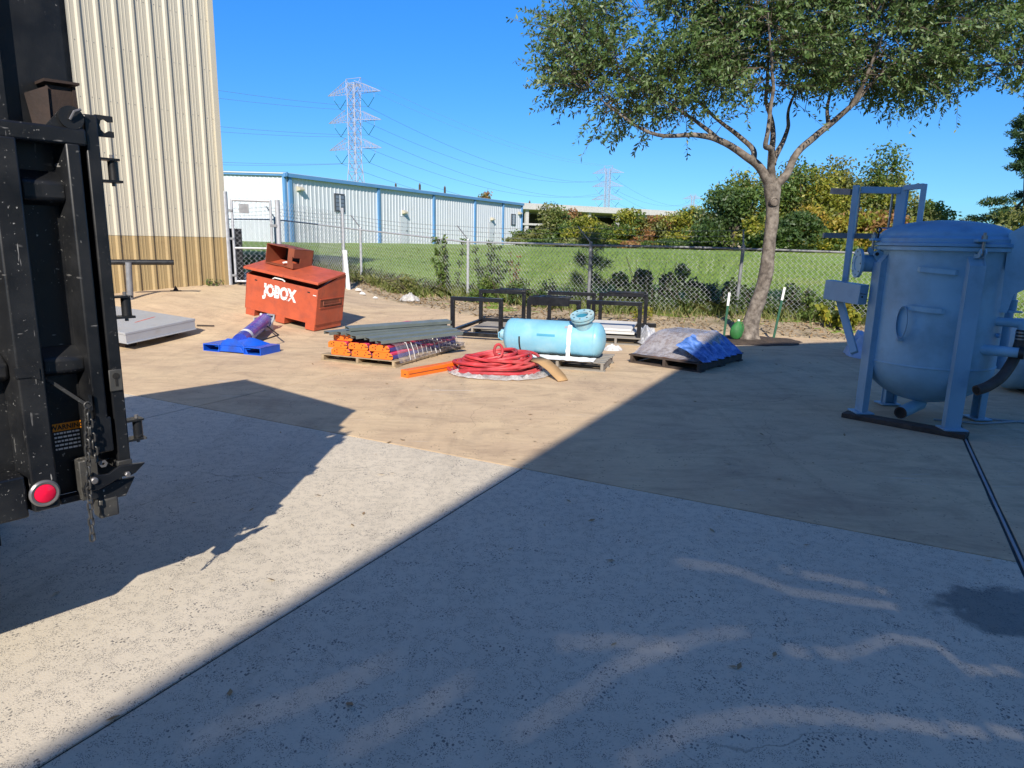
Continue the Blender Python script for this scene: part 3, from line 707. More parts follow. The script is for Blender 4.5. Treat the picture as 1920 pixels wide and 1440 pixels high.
part(MB().bb(.455, 2.2, -.05, .05, .675, .835), 'bottom_rail', 'black', tr, bevel=.008)
part(MB().bb(.20, .34, -.05, .0, .675, .70), 'bottom_rail', 'black', tr, bevel=.004)
# right hand post with its lugs
pst = part(MB().bb(.088, .135, -.06, .03, .80, 2.12), 'post', 'black', tr, bevel=.006)
key = MB(); key.bb(.093, .140, .03, .038, 1.095, 1.18); part(key, 'keyhole_plate', 'worn_black', pst, bevel=.003)
m = MB(); m.lathe([(0, 0), (.013, 0), (.013, .003), (0, .003)], 14, Matrix.Translation((.116, .0375, 1.155)) @ Matrix.Rotation(R(-90), 4, 'X')); m.bb(.112, .120, .0375, .0405, 1.115, 1.15); part(m, 'keyhole', 'dark', pst)
# C shaped hook plate
C_ = [(.09, 2.048), (.030, 2.050), (.030, 2.070), (.046, 2.072), (.062, 2.062), (.074, 2.074), (.077, 2.09), (.072, 2.106), (.060, 2.112), (.045, 2.103), (.030, 2.105), (.030, 2.125), (.09, 2.125)]
part(MB().prism(C_, (0, .012, 0), (1, 0, 0), (0, 0, 1), .012), 'hook_plate', 'black', tr)
for z in (1.93, 1.418, .922):
    h = part(MB().bb(.024, .092, -.022, .028, z + .036, z + .044), 'hinge_lug', 'black', tr)
    part(MB().bb(.020, .092, -.024, .03, z - .044, z - .035), 'lug_plate', 'black', h)
    part(MB().tube([(.042, .004, z - .034), (.042, .004, z + .034)], .018, 14), 'lug_roller', 'black', h)
    part(MB().tube([(.044, .004, z - .056), (.044, .004, z + .058)], .007, 10), 'lug_pin', 'chrome', h)
# round latch at the top
m = MB().prism([(.26, 2.06), (.205, 2.125), (.185, 2.135), (.15, 2.13), (.14, 2.06)], (0, .02, 0), (1, 0, 0), (0, 0, 1), -.012); l1 = part(m, 'latch_plate', 'black', tr)
part(MB().lathe([(.0, 0), (.040, 0), (.040, .02), (.0, .02)], 24, Matrix.Translation((.178, .045, 2.098)) @ Matrix.Rotation(R(90), 4, 'X')), 'latch_disc', 'black', l1)
part(MB().tube([(.185, .05, 2.09), (.172, .06, 2.118), (.15, .055, 2.128)], .005, 8), 'latch_pin', 'chrome', l1)
# upper body
part(MB().bb(.098, 2.2, -.16, -.145, .75, 2.61), 'body_panel', 'black', tr)
part(MB().bb(.098, 2.2, -.145, -.125, 2.56, 2.61), 'body_top_rail', 'black', tr)
for k in range(4): part(stake(.31 + k * .52, .42 + k * .52, 2.03, 2.6, .03, .02), 'body_stake', 'black', tr, loc=(0, -.13, 0))
part(MB().bb(.098, .118, -2.25, -.145, .75, 2.61), 'side_wall', 'black', tr); part(MB().bb(2.18, 2.2, -2.25, -.145, .75, 2.61), 'side_wall', 'black', tr)
part(MB().bb(.098, 2.2, -2.27, -2.25, .75, 2.64), 'front_wall', 'black', tr); part(MB().bb(.098, 2.2, -2.25, -.16, .70, .76), 'floor_pan', 'black', tr)
for s in (.5, 1.75): part(MB().bb(s, s + .1, -3.4, -.2, .50, .70), 'frame_rail', 'black', tr)
part(MB().bar((1.1, -3.4, .52), (1.1, -4.8, .5), .12, .12), 'drawbar', 'black', tr)
def wheel(s, n):
    w = part(MB().lathe([(.21, -.1), (.33, -.11), (.37, -.07), (.37, .07), (.33, .11), (.21, .1)], 28, Matrix.Translation((s, n, .37)) @ Matrix.Rotation(R(90), 4, 'Y'), True), 'wheel', 'gasket', tr)
    part(MB().lathe([(0, .03), (.12, .05), (.21, .09), (.21, -.09), (0, -.05)], 24, Matrix.Translation((s, n, .37)) @ Matrix.Rotation(R(90), 4, 'Y')), 'rim', 'chrome', w)
for s in (.22, 2.08):
    wheel(s, -2.1)
part(MB().bb(.66, 2.2, -.06, .03, .53, .675), 'bumper', 'black', tr, bevel=.006)
# rusty box bracket
m = MB(); bo = -.14
m.add([(.268, bo + .02, 2.184), (.213, bo + .09, 2.21), (.215, bo + .09, 2.065), (.25, bo + .02, 2.065)], [(0, 1, 2, 3)])
br = part(m, 'rusty_bracket', 'rust', tr)
part(MB().bb(.125, .214, bo + .07, bo + .08, 2.065, 2.215), 'bracket_web', 'rust', br)
part(MB().prism([(.225, 2.222), (.112, 2.226), (.112, 2.234), (.225, 2.232)], (0, bo + .10, 0), (1, 0, 0), (0, 0, 1), .10), 'bracket_lip', 'rust', br)
part(MB().prism([(.122, 2.22), (.132, 2.22), (.135, 2.10), (.118, 2.10)], (0, bo + .085, 0), (1, 0, 0), (0, 0, 1), .08), 'bracket_rib', 'rust', br)
# lamp
Ml = Matrix.Translation((.403, .055, .757)) @ Matrix.Rotation(R(-90), 4, 'X')
lp = part(MB().lathe([(.0, .001), (.05, .001), (.05, .008), (.044, .014), (.036, .012), (.036, .0)], 36, Ml), 'tail_lamp', 'chrome', tr)
part(MB().lathe([(.0365, .004), (.034, .012), (.022, .018), (.0, .020)], 36, Ml), 'lens', 'red_lens', lp)
# warning decal on the recess panel
dc = part(MB().bb(.228, .325, -.05, -.0485, .952, .982), 'warning_decal', 'decal_or', tr, smooth=False)
part(MB().bb(.228, .330, -.05, -.0488, .872, .951), 'decal_text_panel', 'decal_bk', dc, smooth=False)
for k in range(5):
    m = MB(); x = .236
    while x < .318:
        w = random.uniform(.006, .016); m.bb(x, min(x + w, .322), -.0488, -.0480, .940 - k * .0155, .947 - k * .0155); x += w + .003
    part(m, 'decal_line', 'decal_wh', dc, smooth=False)
def text_mesh(body, size, name, mat, parent, mw, offset=0.0, ext=.0006, sx=1.0, space=1.0):
    cu = bpy.data.curves.new(name, 'FONT'); cu.body = body; cu.size = size; cu.offset = offset; cu.extrude = ext; cu.resolution_u = 3
    cu.align_x = 'CENTER'; cu.align_y = 'CENTER'; cu.space_character = space
    to = bpy.data.objects.new(name, cu); COL.objects.link(to)
    me = bpy.data.meshes.new_from_object(to.evaluated_get(bpy.context.evaluated_depsgraph_get()))
    bpy.data.objects.remove(to); bpy.data.curves.remove(cu); me.name = name
    me.transform(Matrix.Diagonal((sx, 1, 1, 1))); me.materials.clear(); me.materials.append(mat)
    o = bpy.data.objects.new(name, me); COL.objects.link(o); o.parent = parent; o.matrix_local = mw; return o
text_mesh('WARNING', .026, 'lettering', M['decal_bk'], dc, Matrix.Translation((.276, -.0478, .966)) @ Matrix.Rotation(PI, 4, 'Z') @ Matrix.Rotation(R(90), 4, 'X'), .0007, .0003, .92)
# strap arm, chain and latch gear
part(MB().bar((.335, .0, 1.165), (.222, .05, 1.05), .012, .036, (0, 1, 0)), 'chain_arm', 'black', tr)
part(MB().bar((.222, .055, 1.04), (.222, .055, 1.10), .02, .012), 'chain_hook', 'black', tr)
part(MB().prism([(.445, 1.228), (.40, 1.235), (.372, 1.222), (.372, 1.178), (.40, 1.192), (.445, 1.193)], (0, .06, 0), (1, 0, 0), (0, 0, 1), .012), 'catch', 'black', tr)
chain = MB(); chain.tube([(.232 + .012 * math.cos(a), .062, 1.062 + .012 * math.sin(a)) for a in [2 * PI * k / 10 for k in range(10)]], .0035, 6, closed=True)
ch = part(chain, 'chain', 'chain', tr)
lk = MB()
ring_ = [(.0085 * math.cos(a), 0, .0085 * math.sin(a) + (.009 if math.sin(a) > 0 else -.009)) for a in [2 * PI * (k + .5) / 12 for k in range(12)]]
lk.tube(ring_, .0036, 6, closed=True)
l0 = None
path = [Vector((.236, .063, 1.045)), Vector((.255, .082, .90)), Vector((.268, .088, .73)), Vector((.275, .09, .535))]
def pat(t):
    t *= 3; i = min(int(t), 2); return path[i].lerp(path[i + 1], t - i)
NL = 19
for k in range(NL):
    p = pat((k + .5) / NL); mw = Matrix.Translation(p) @ Matrix.Rotation(R(90 * (k % 2) + 20 + random.uniform(-12, 12)), 4, 'Z')
    if l0 is None: l0 = part(lk, 'link', 'chain', ch); l0.matrix_local = mw
    else: share(l0, 'link', ch, mw)
# second short run of chain beside it
for k in range(7):
    share(l0, 'link', ch, Matrix.Translation((.236 - .0015 * k, .075, 1.02 - k * .0275)) @ Matrix.Rotation(R(90 * (k % 2) + 50), 4, 'Z'))
lat = part(MB().prism([(.28, .745), (.262, .790), (.243, .802), (.227, .787), (.193, .783), (.15, .806), (.055, .797), (.095, .764), (.115, .757), (.144, .760), (.165, .755), (.191, .744), (.232, .730), (.262, .730)], (0, .07, 0), (1, 0, 0), (0, 0, 1), -.014), 'latch_hook', 'black', tr, bevel=.002)
for s, z, r in ((.246, .772, .013), (.127, .768, .011)): part(MB().lathe([(0, 0), (r, 0), (r, .012), (r * .7, .015), (0, .015)], 6 if r < .012 else 14, Matrix.Translation((s, .082, z)) @ Matrix.Rotation(R(-90), 4, 'X')), 'pivot_bolt', 'chrome', lat)
part(MB().lathe([(0.006, 0), (.015, 0), (.015, .014), (.006, .014)], 6, Matrix.Translation((.2, .05, .822)) @ Matrix.Rotation(R(-90), 4, 'X'), True), 'pivot_nut', 'chrome', lat)
part(MB().prism([(.275, .738), (.214, .716), (.171, .733), (.085, .736), (.125, .666), (.212, .668), (.27, .70)], (0, .03, 0), (1, 0, 0), (0, 0, 1), -.016), 'latch_base', 'black', tr, bevel=.002)
part(MB().bb(.155, .228, -.02, .05, .596, .675), 'stub_tube', 'worn_black', tr, bevel=.008)
part(MB().bb(.21, .275, -.03, .03, .68, .84), 'latch_mount', 'worn_black', tr, bevel=.004)
part(MB().bb(.15, .235, -.02, .045, .86, 1.0), 'latch_box', 'black', tr, bevel=.006)
part(MB().bb(.085, .14, -.06, .034, .775, .81), 'post_shoe', 'worn_black', tr, bevel=.004)

# ================================================================== BLUE PRESSURE TANK
TC = Vector((4.205, 6.84, 0)); TRr = .57
tk = thing('pressure_tank', 'upright blue grey pressure tank on four legs in the shade', 'tank', TC)
FD = Vector((-.52, -.854, 0)); RD = Vector((.854, -.52, 0))
def td(phi): return FD * math.cos(R(phi)) + RD * math.sin(R(phi))
def tpos(phi, r, z): q = td(phi) * r; return Vector((q.x, q.y, z))
def tt(phi): return -FD * math.sin(R(phi)) + RD * math.cos(R(phi))
part(MB().lathe([(TRr, .60), (TRr, 1.74)], 72), 'shell', 'tank', tk)
part(MB().lathe([(.012, .19)] + [(TRr * math.sin(R(a)), .60 - .41 * math.cos(R(a))) for a in range(6, 91, 6)], 72), 'bottom_head', 'tank', tk)
part(MB().lathe([(TRr + .0, .592), (TRr + .007, .598), (TRr + .007, .608), (TRr, .614)], 72), 'weld_seam', 'tank', tk)
ld = part(MB().lathe([(TRr + .02, 1.735), (TRr + .055, 1.735), (TRr + .055, 1.762), (TRr + .03, 1.768), (TRr + .03, 1.805), (TRr + .0, 1.83)] + [(TRr * math.cos(R(a)), 1.83 + .155 * math.sin(R(a))) for a in range(6, 91, 6)], 72), 'lid', 'lid', tk)
part(MB().lathe([(TRr, 1.69), (TRr + .045, 1.695), (TRr + .045, 1.728), (TRr, 1.728)], 72), 'rim_flange', 'tank', tk)
LEGS = [(-60, .6), (27, .6), (122, .6), (212, .58)]
for k, (ph, r) in enumerate(LEGS):
    e = td(ph); t = tt(ph); z0 = .05 if k < 2 else .012; top = 1.66
    m = MB()        # folded channel: web against the shell, two flanges, slanted cap
    w, d, th = (.15, .055, .012) if k == 0 else (.13, .055, .012)
    for a, b in ((-w / 2, -w / 2 + th), (w / 2 - th, w / 2)):
        m.prism([(TRr - .01, z0), (TRr + d, z0), (TRr + d, top - .09), (TRr - .01, top)], t * a, e, (0, 0, 1), -(b - a) if False else (b - a))
    m.prism([(-w / 2, z0), (w / 2, z0), (w / 2, top - .09), (-w / 2, top - .09)], e * (TRr + d - th + .002), t, (0, 0, 1), th)
    m.add([e * (TRr - .01) + t * (-w / 2) + Vector((0, 0, top)), e * (TRr - .01) + t * (w / 2) + Vector((0, 0, top)), e * (TRr + d) + t * (w / 2) + Vector((0, 0, top - .09)), e * (TRr + d) + t * (-w / 2) + Vector((0, 0, top - .09))], [(0, 1, 2, 3)])
    lg = part(m, 'leg', 'tank_leg', tk)
    rot = Matrix(((e.x, t.x, 0), (e.y, t.y, 0), (0, 0, 1)))
    part(MB().box(e * (TRr + .03) + Vector((0, 0, z0 + .004)), (.18, .21, .014), rot), 'foot_plate', 'tank_leg', lg, bevel=.002)
# side gussets and pipes
dp = part(MB().tube([tpos(0, .0, .24), tpos(-8, .1, .17), tpos(-20, .48, .125)], .062, 18, False), 'drain_pipe', 'tank', tk)
part(MB().lathe([(.045, 0), (.058, 0), (.058, .003), (.045, .003)], 18, Matrix.Translation(tpos(-20, .481, .125)) @ td(-20).to_track_quat('Z', 'Y').to_matrix().to_4x4(), True), 'pipe_end', 'rust', dp)
part(MB().lathe([(0, 0), (.055, 0)], 18, Matrix.Translation(tpos(-20, .470, .125)) @ td(-20).to_track_quat('Z', 'Y').to_matrix().to_4x4()), 'pipe_inside', 'dark', dp)
# inlet nozzle with bolted flange, upper left
nd = (td(-88) * .93 + FD * .36).normalized(); n0 = tpos(-76, TRr - .03, 1.555)
nz = part(MB().tube([n0, n0 + nd * .22], .085, 20), 'nozzle', 'tank', tk)
Mq = Matrix.Translation(n0 + nd * .20) @ nd.to_track_quat('Z', 'Y').to_matrix().to_4x4()
fl = part(MB().lathe([(.072, 0), (.145, 0), (.145, .028), (.072, .028)], 36, Mq, True), 'flange', 'tank', nz)
part(MB().lathe([(0, .015), (.074, .015)], 24, Mq), 'bore', 'rust', nz)
for k in range(8):
    a = 2 * PI * k / 8; part(MB().lathe([(0, .03), (.009, .03), (.009, .026)], 10, Mq @ Matrix.Translation((.115 * math.cos(a), .115 * math.sin(a), 0))), 'bolt_hole', 'dark', fl)
# stand-off strap brackets
def strap(ph0, ph1, z0, z1, n=10, off=.03):
    m = MB(); pts = [(ph0 + (ph1 - ph0) * k / n, z0 + (z1 - z0) * k / n) for k in range(n + 1)]
    vs = []
    for i, (p, z) in enumerate(pts):
        o_ = off if 0 < i < n else .004
        for rr in (TRr + o_, TRr + o_ + .006):
            for h in (-.022, .022): vs.append(tpos(p, rr, z + h))
    fs = []
    for i in range(n):
        a, b = i * 4, i * 4 + 4
        fs += [(a, b, b + 1, a + 1), (a + 2, a + 3, b + 3, b + 2), (a, a + 2, b + 2, b), (a + 1, b + 1, b + 3, a + 3)]
    fs += [(0, 1, 3, 2), (n * 4, n * 4 + 2, n * 4 + 3, n * 4 + 1)]
    return m.add(vs, fs)
part(strap(-19, 14, 1.525, 1.50), 'strap_bracket', 'tank', tk)
s2 = part(strap(-24, 8, 1.165, 1.145), 'strap_bracket', 'tank', tk)
m = MB(); lc = tpos(-25, TRr + .035, 1.02); lx = td(-25); ly = tt(-25)
pts = [lc + lx * (.02 * math.sin(a)) + ly * (.062 * math.sin(a)) + Vector((0, 0, .155 * math.cos(a))) for a in [2 * PI * k / 24 for k in range(24)]]
vs = []
for p in pts:
    for sgn in (-1, 1): vs.append(p + (lx * .95 + ly * .3) * (.02 * sgn))
m.add(vs, [(2 * k, 2 * k + 1, 2 * ((k + 1) % 24) + 1, 2 * ((k + 1) % 24)) for k in range(24)])
lo = part(m, 'hanging_band', 'tank_leg', s2); so = lo.modifiers.new('thick', 'SOLIDIFY'); so.thickness = .005
part(MB().box(lc + Vector((0, 0, -.165)), (.05, .03, .03)), 'band_clip', 'tank_leg', lo, bevel=.004)
# lifting lugs
def lug(ph, z):
    e, t = td(ph), tt(ph)
    m = MB(); m.prism([(0, -.10), (0, .05), (.05, .07), (.085, .055), (.095, .02), (.06, -.03)], e * (TRr - .005) + Vector((0, 0, z)), e, (0, 0, 1), .016)
    l = part(m, 'lifting_lug', 'tank', tk); part(MB().lathe([(0, -.011), (.017, -.011), (.017, .027), (0, .027)], 14, Matrix.Translation(e * (TRr + .06) + Vector((0, 0, z + .03))) @ (-t).to_track_quat('Z', 'Y').to_matrix().to_4x4()), 'lug_hole', 'dark', l)
lug(62, 1.62); lug(-62, 1.62)
# swing bolt clamps round the lid
for ph in (27, -70, 118, 205):
    e, t = td(ph), tt(ph); rot = Matrix(((e.x, t.x, 0), (e.y, t.y, 0), (0, 0, 1)))
    cl = part(MB().box(tpos(ph, TRr + .05, 1.79), (.10, .13, .022), rot), 'lid_clamp', 'lid', tk, bevel=.004)
    part(MB().tube([tpos(ph, TRr + .075, 1.66), tpos(ph, TRr + .075, 1.86)], .013, 10), 'swing_bolt', 'steel', cl)
    part(MB().tube([tpos(ph, TRr + .075, 1.80), tpos(ph, TRr + .075, 1.835)], .024, 6), 'clamp_nut', 'steel', cl)
    m = MB()
    for sg in (-1, 1): m.prism([(.0, 0), (.09, .01), (.115, .05), (.10, .09), (.06, .04), (.0, .05)], e * TRr + t * (.022 * sg) + Vector((0, 0, 1.63)), e, (0, 0, 1), .01)
    part(m, 'clamp_ear', 'tank', cl)
# davit plate, far right
e, t = td(82), tt(82)
dv = part(MB().prism([(-.02, -.45), (.03, -.45), (.06, -.28), (.30, -.12), (.42, .02), (.42, .33), (.05, .33), (-.05, .26)], e * (TRr - .03) - t * .02 + FD * .22 + Vector((0, 0, 1.60)), e, (0, 0, 1), .016), 'davit_plate', 'tank', tk)
for a, b in ((.20, .13), (.25, -.01)): part(MB().lathe([(0, -.003), (.026, -.003), (.026, .020), (0, .020)], 16, Matrix.Translation(e * (TRr - .03 + a) - t * .02 + FD * .22 + Vector((0, 0, 1.60 + b))) @ (-e.cross(Vector((0, 0, 1)))).to_track_quat('Z', 'Y').to_matrix().to_4x4()), 'plate_hole', 'rust', dv)
part(MB().box(tpos(74, TRr + .06, 1.155), (.13, .12, .016)), 'davit_foot', 'tank', dv, bevel=.003)
part(MB().tube([tpos(80, TRr + .06, 1.165), tpos(80, TRr + .06, 1.26)], .03, 10), 'davit_pin', 'tank', dv)
part(MB().tube([tpos(115, TRr + .1, .55), tpos(115, TRr + .1, 1.7)], .06, 14), 'davit_post', 'lid', dv)
# side outlets
el = part(MB().tube([tpos(62, TRr - .03, 1.06), tpos(66, TRr + .09, 1.06), tpos(68, TRr + .16, 1.055), tpos(69, TRr + .185, 1.02), tpos(69, TRr + .185, .98)], .042, 16), 'outlet_elbow', 'tank', tk)
hp = [tpos(69, TRr + .185, 1.0), tpos(68.5, TRr + .185, .88), tpos(67, TRr + .175, .78), tpos(62, TRr + .17, .68), tpos(52, TRr + .18, .575), tpos(40, TRr + .20, .50), tpos(31, TRr + .22, .465)]
hs = [];
for i in range(len(hp) - 1):
    for q in range(4):
        a, b = hp[max(i - 1, 0)], hp[min(i + 2, len(hp) - 1)]; tq = q / 4
        p1, p2 = hp[i], hp[i + 1]; m1, m2 = (p2 - a) * .5, (b - p1) * .5
        hs.append(p1 * (2 * tq**3 - 3 * tq**2 + 1) + m1 * (tq**3 - 2 * tq**2 + tq) + p2 * (-2 * tq**3 + 3 * tq**2) + m2 * (tq**3 - tq**2))
hs.append(hp[-1])
ho = part(MB().tube(hs, .047, 16), 'rubber_hose', 'rubber', el)
part(MB().tube([hs[-1] + (hs[-1] - hs[-2]).normalized() * .0015, hs[-1] + (hs[-1] - hs[-2]).normalized() * .003], .034, 14), 'hose_bore', 'dark', el)
for z in (.985, .955, .925): part(MB().tube([tpos(69, TRr + .185, z), tpos(69, TRr + .185, z - .014)], .052, 16), 'hose_clamp', 'steel', el)
sp = part(MB().tube([tpos(48, TRr - .04, .80), tpos(62, TRr + .22, .80)], [.052, .045], 16), 'side_pipe', 'tank', tk)
part(MB().tube([tpos(62.2, TRr + .22, .80), tpos(63, TRr + .26, .80)], .058, 16), 'pipe_cap', 'gasket', sp)
part(MB().tube([tpos(66, TRr - .02, .93), tpos(66, TRr + .03, .93)], .022, 12), 'plug', 'lid', tk)
# bolted guard frame on the left
fx = Vector((3.50, 7.30, 0)) - TC
m = MB(); m.bar(fx + Vector((.0, 0, 1.16)), fx + Vector((0, 0, 2.335)), .075, .055, (.8, -.6, 0)); gf = part(m, 'guard_post', 'tank_leg', tk, bevel=.004)
q1 = Vector((3.93, 7.22, 0)) - TC; q2 = Vector((4.05, 7.05, 0)) - TC
part(MB().bar(fx + Vector((.045, -.01, 2.29)), q1 + Vector((-.02, 0, 2.285)), .05, .065), 'guard_rail', 'tank_leg', tk, bevel=.004)
part(MB().bar(q1 + Vector((0, 0, 1.75)), q1 + Vector((0, 0, 2.32)), .055, .085, (.8, -.6, 0)), 'guard_post', 'tank_leg', tk, bevel=.004)
part(MB().bar(q2 + Vector((.0, 0, 1.8)), q2 + Vector((0, 0, 2.34)), .05, .05, (.8, -.6, 0)), 'gate_post', 'tank_leg', tk, bevel=.004)
part(MB().bar(q1 + Vector((.0, -.03, 2.31)), q2 + Vector((0, 0, 2.32)), .05, .05), 'gate_rail', 'tank_leg', tk, bevel=.004)
part(MB().bar(q1 + Vector((.05, -.0, 1.8)), q1 + Vector((.05, 0, 2.29)), .02, .03), 'gate_hinge', 'lid', tk)
part(MB().bar(fx + Vector((-.03, .03, 2.27)), fx + Vector((-.16, .20, 2.29)), .06, .06), 'top_stub', 'galv_dark', tk)
part(MB().bar(fx + Vector((-.22, .15, 1.83)), fx + Vector((.36, .10, 1.83)), .05, .055), 'cross_angle', 'galv_dark', tk)
part(MB().bar(fx + Vector((.06, .03, 1.85)), fx + Vector((.06, .03, 2.28)), .012, .012), 'guard_rod', 'steel', tk)
part(MB().bar(fx + Vector((.38, .0, 1.85)), fx + Vector((.38, .0, 2.28)), .016, .016), 'guard_rod', 'steel', tk)
l1p = td(-60) * (TRr + .06)
bx = part(MB().bar(fx + Vector((-.16, .02, 1.27)), Vector((l1p.x - .06, l1p.y + .06, 1.245)), .12, .20), 'box_bracket', 'tank_leg', tk, bevel=.004)
m = MB(); a = fx + Vector((-.15, -.05, 1.275)); b = Vector((l1p.x - .08, l1p.y - .01, 1.255)); m.bar(a, b, .012, .006); part(m, 'bracket_seam', 'dark', bx)
yv = fx + Vector((.055, -.075, 1.20)); m = MB(); dv2 = (b - a).normalized()
m.bar(yv, yv + Vector((0, 0, .045)), .006, .006); m.bar(yv + Vector((0, 0, .045)), yv + dv2 * .028 + Vector((0, 0, .088)), .006, .006); m.bar(yv + Vector((0, 0, .045)), yv - dv2 * .02 + Vector((0, 0, .085)), .006, .006)
part(m, 'painted_mark', 'decal_bk', bx)
for q in (.25, .6, .9): part(MB().lathe([(0, 0), (.009, 0), (.009, .006), (0, .006)], 10, Matrix.Translation(a.lerp(b, q) + Vector((0, -.012, -.03))) @ Matrix.Rotation(R(90), 4, 'X')), 'bracket_bolt', 'dark', bx)
part(MB().bar(fx + Vector((-.04, 0, 1.17)), Vector((l1p.x - .10, l1p.y + .02, .66)), .05, .07, (.6, -.8, 0)), 'brace', 'tank_leg', tk, bevel=.004)
m = MB(); m.tube([tpos(-66, TRr + .05, 1.80), tpos(-66, TRr + .05, 1.86)], .008, 8)
m.tube([tpos(-66, TRr + .05, 1.885) + Vector((.022 * math.cos(a), 0, .022 * math.sin(a))) for a in [2 * PI * k / 12 for k in range(12)]], .007, 6, closed=True); part(m, 'eye_bolt', 'dark', tk)
m = MB(); c = tpos(-100, TRr - .02, 1.80); m.tube([c + Vector((-.05, 0, 0)), c + Vector((-.05, 0, .11)), c + Vector((.05, 0, .11)), c + Vector((.05, 0, 0))], .01, 8); part(m, 'lid_handle', 'lid', tk)
# timber under the near legs
bd = MB(); bd.bar((3.44, 6.86, .025), (4.22, 6.10, .025), .17, .048)
tag(part(bd, 'timber_plank', 'wood_dark', None, bevel=.006), 'dark timber plank lying under the two near legs of the upright tank', 'plank')
for k, pts in enumerate(([(4.3, 6.75, .012), (4.7, 6.62, .012), (5.2, 6.75, .012), (5.9, 6.9, .012), (7.2, 6.8, .012)], [(4.6, 6.95, .012), (5.4, 6.62, .012), (6.2, 6.55, .012), (7.2, 6.6, .012)])):
    tag(part(MB().tube(pts, .010, 8), 'cord', 'seal_wh', None), ['pale cord on the concrete running from under the tank to the right', 'second pale cord on the concrete nearer the right hand tank leg'][k], 'cord')
# second vessel lying behind
v2 = thing('horizontal_vessel', 'blue grey vessel lying on its side behind the upright tank', 'tank', (6.55, 8.35, .0), (0, 0, R(-14)))
part(MB().lathe([(0, -.62)] + [(.44 * math.sin(R(a)), -.44 - .18 * math.cos(R(a))) for a in range(8, 91, 8)] + [(.44, 1.2), (.43, 1.3), (.0, 1.45)], 48, Matrix.Translation((.1, 0, .46)) @ Matrix.Rotation(R(90), 4, 'Y')), 'vessel_body', 'tank', v2)
part(MB().lathe([(.444, 0), (.448, .0), (.448, .05), (.444, .05)], 48, Matrix.Translation((-.05, 0, .46)) @ Matrix.Rotation(R(90), 4, 'Y'), True), 'strap', 'gasket', v2)
wr = MB().lathe([(.450 , .02), (.452, .3), (.455, .7), (.45, 1.2)], 40, Matrix.Translation((-.0, 0, .46)) @ Matrix.Rotation(R(90), 4, 'Y')); part(wr, 'plastic_wrap', 'film_pale', v2)
part(MB().bb(-.2, .0, -.4, .4, .0, .06), 'cradle', 'wood_dark', v2); part(MB().bb(.9, 1.1, -.4, .4, .0, .06), 'cradle', 'wood_dark', v2)

# ================================================================== THINGS ON THE YARD
def pallet(label, loc, yaw, w, l, mat='wood', n=7, group='wooden pallets on the yard'):
    p = thing('pallet', label, 'pallet', loc, (0, 0, yaw), group); bw = l / n * .74
    for k in range(n):      # boards across x, stringers along y
        y = bw / 2 + (l - bw) * k / (n - 1); j = random.uniform(-.008, .008)
        part(MB().bb(j, w + j, y - bw / 2, y + bw / 2, .108, .126), 'deck_board', mat, p, bevel=.003)
    for y in (bw / 2, l / 2, l - bw / 2): part(MB().bb(0, w, y - bw / 2, y + bw / 2, .0, .017), 'bottom_board', mat, p)
    for x in (.02, w / 2 - .02, w - .06):
        part(MB().bb(x, x + .04, 0, l, .017, .108), 'stringer', mat, p, bevel=.003)
    return p

# --- tool chest
jy = math.atan2(12.14 - 12.68, -3.57 + 5.02)
JB = Vector((-5.00, 12.68, .285)); TILT = R(8.6)
jb = thing('tool_chest', 'large faded red orange steel job site tool chest with its lid ajar', 'tool chest', JB, (R(1.0), TILT, jy))
L, D, HF, HB, Z0 = 1.57, .82, .75, .99, .115
m = MB(); m.bb(0, L, 0, .012, Z0, HF); part(m, 'front_panel', 'tool_red', jb, bevel=.004)
m = MB(); m.bb(0, L, D - .012, D, Z0, HB - .03); part(m, 'back_panel', 'tool_red', jb)
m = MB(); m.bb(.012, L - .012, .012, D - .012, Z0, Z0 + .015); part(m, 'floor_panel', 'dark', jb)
side = [(0, Z0), (D, Z0), (D, HB - .02), (D - .03, HB), (D - .14, HB), (D - .19, HB - .045), (.05, HF + .02), (0, HF)]
for x in (.0, L - .012): part(MB().prism(side, (x, 0, 0), (0, 1, 0), (0, 0, 1), .012), 'side_panel', 'tool_red', jb)
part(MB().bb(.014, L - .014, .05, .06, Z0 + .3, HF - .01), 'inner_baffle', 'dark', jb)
# recessed side handle
hd = part(MB().prism([(.09, .42), (D - .06, .42), (D - .06, .565), (.09, .565)], (L + .0005, 0, 0), (0, 1, 0), (0, 0, 1), .002), 'handle_recess', 'rust_orange', jb)
m = MB(); m.bar((L + .004, .07, .57), (L + .004, D - .04, .57), .02, .014, (0, 0, 1)); m.bar((L + .004, .07, .415), (L + .004, D - .04, .415), .02, .014); part(m, 'recess_lip', 'tool_red', hd)
m = MB(); m.tube([(L + .004, .18, .535), (L + .018, .17, .465), (L + .018, D - .14, .465), (L + .004, D - .15, .535)], .011, 8); part(m, 'handle', 'rust_orange', hd)
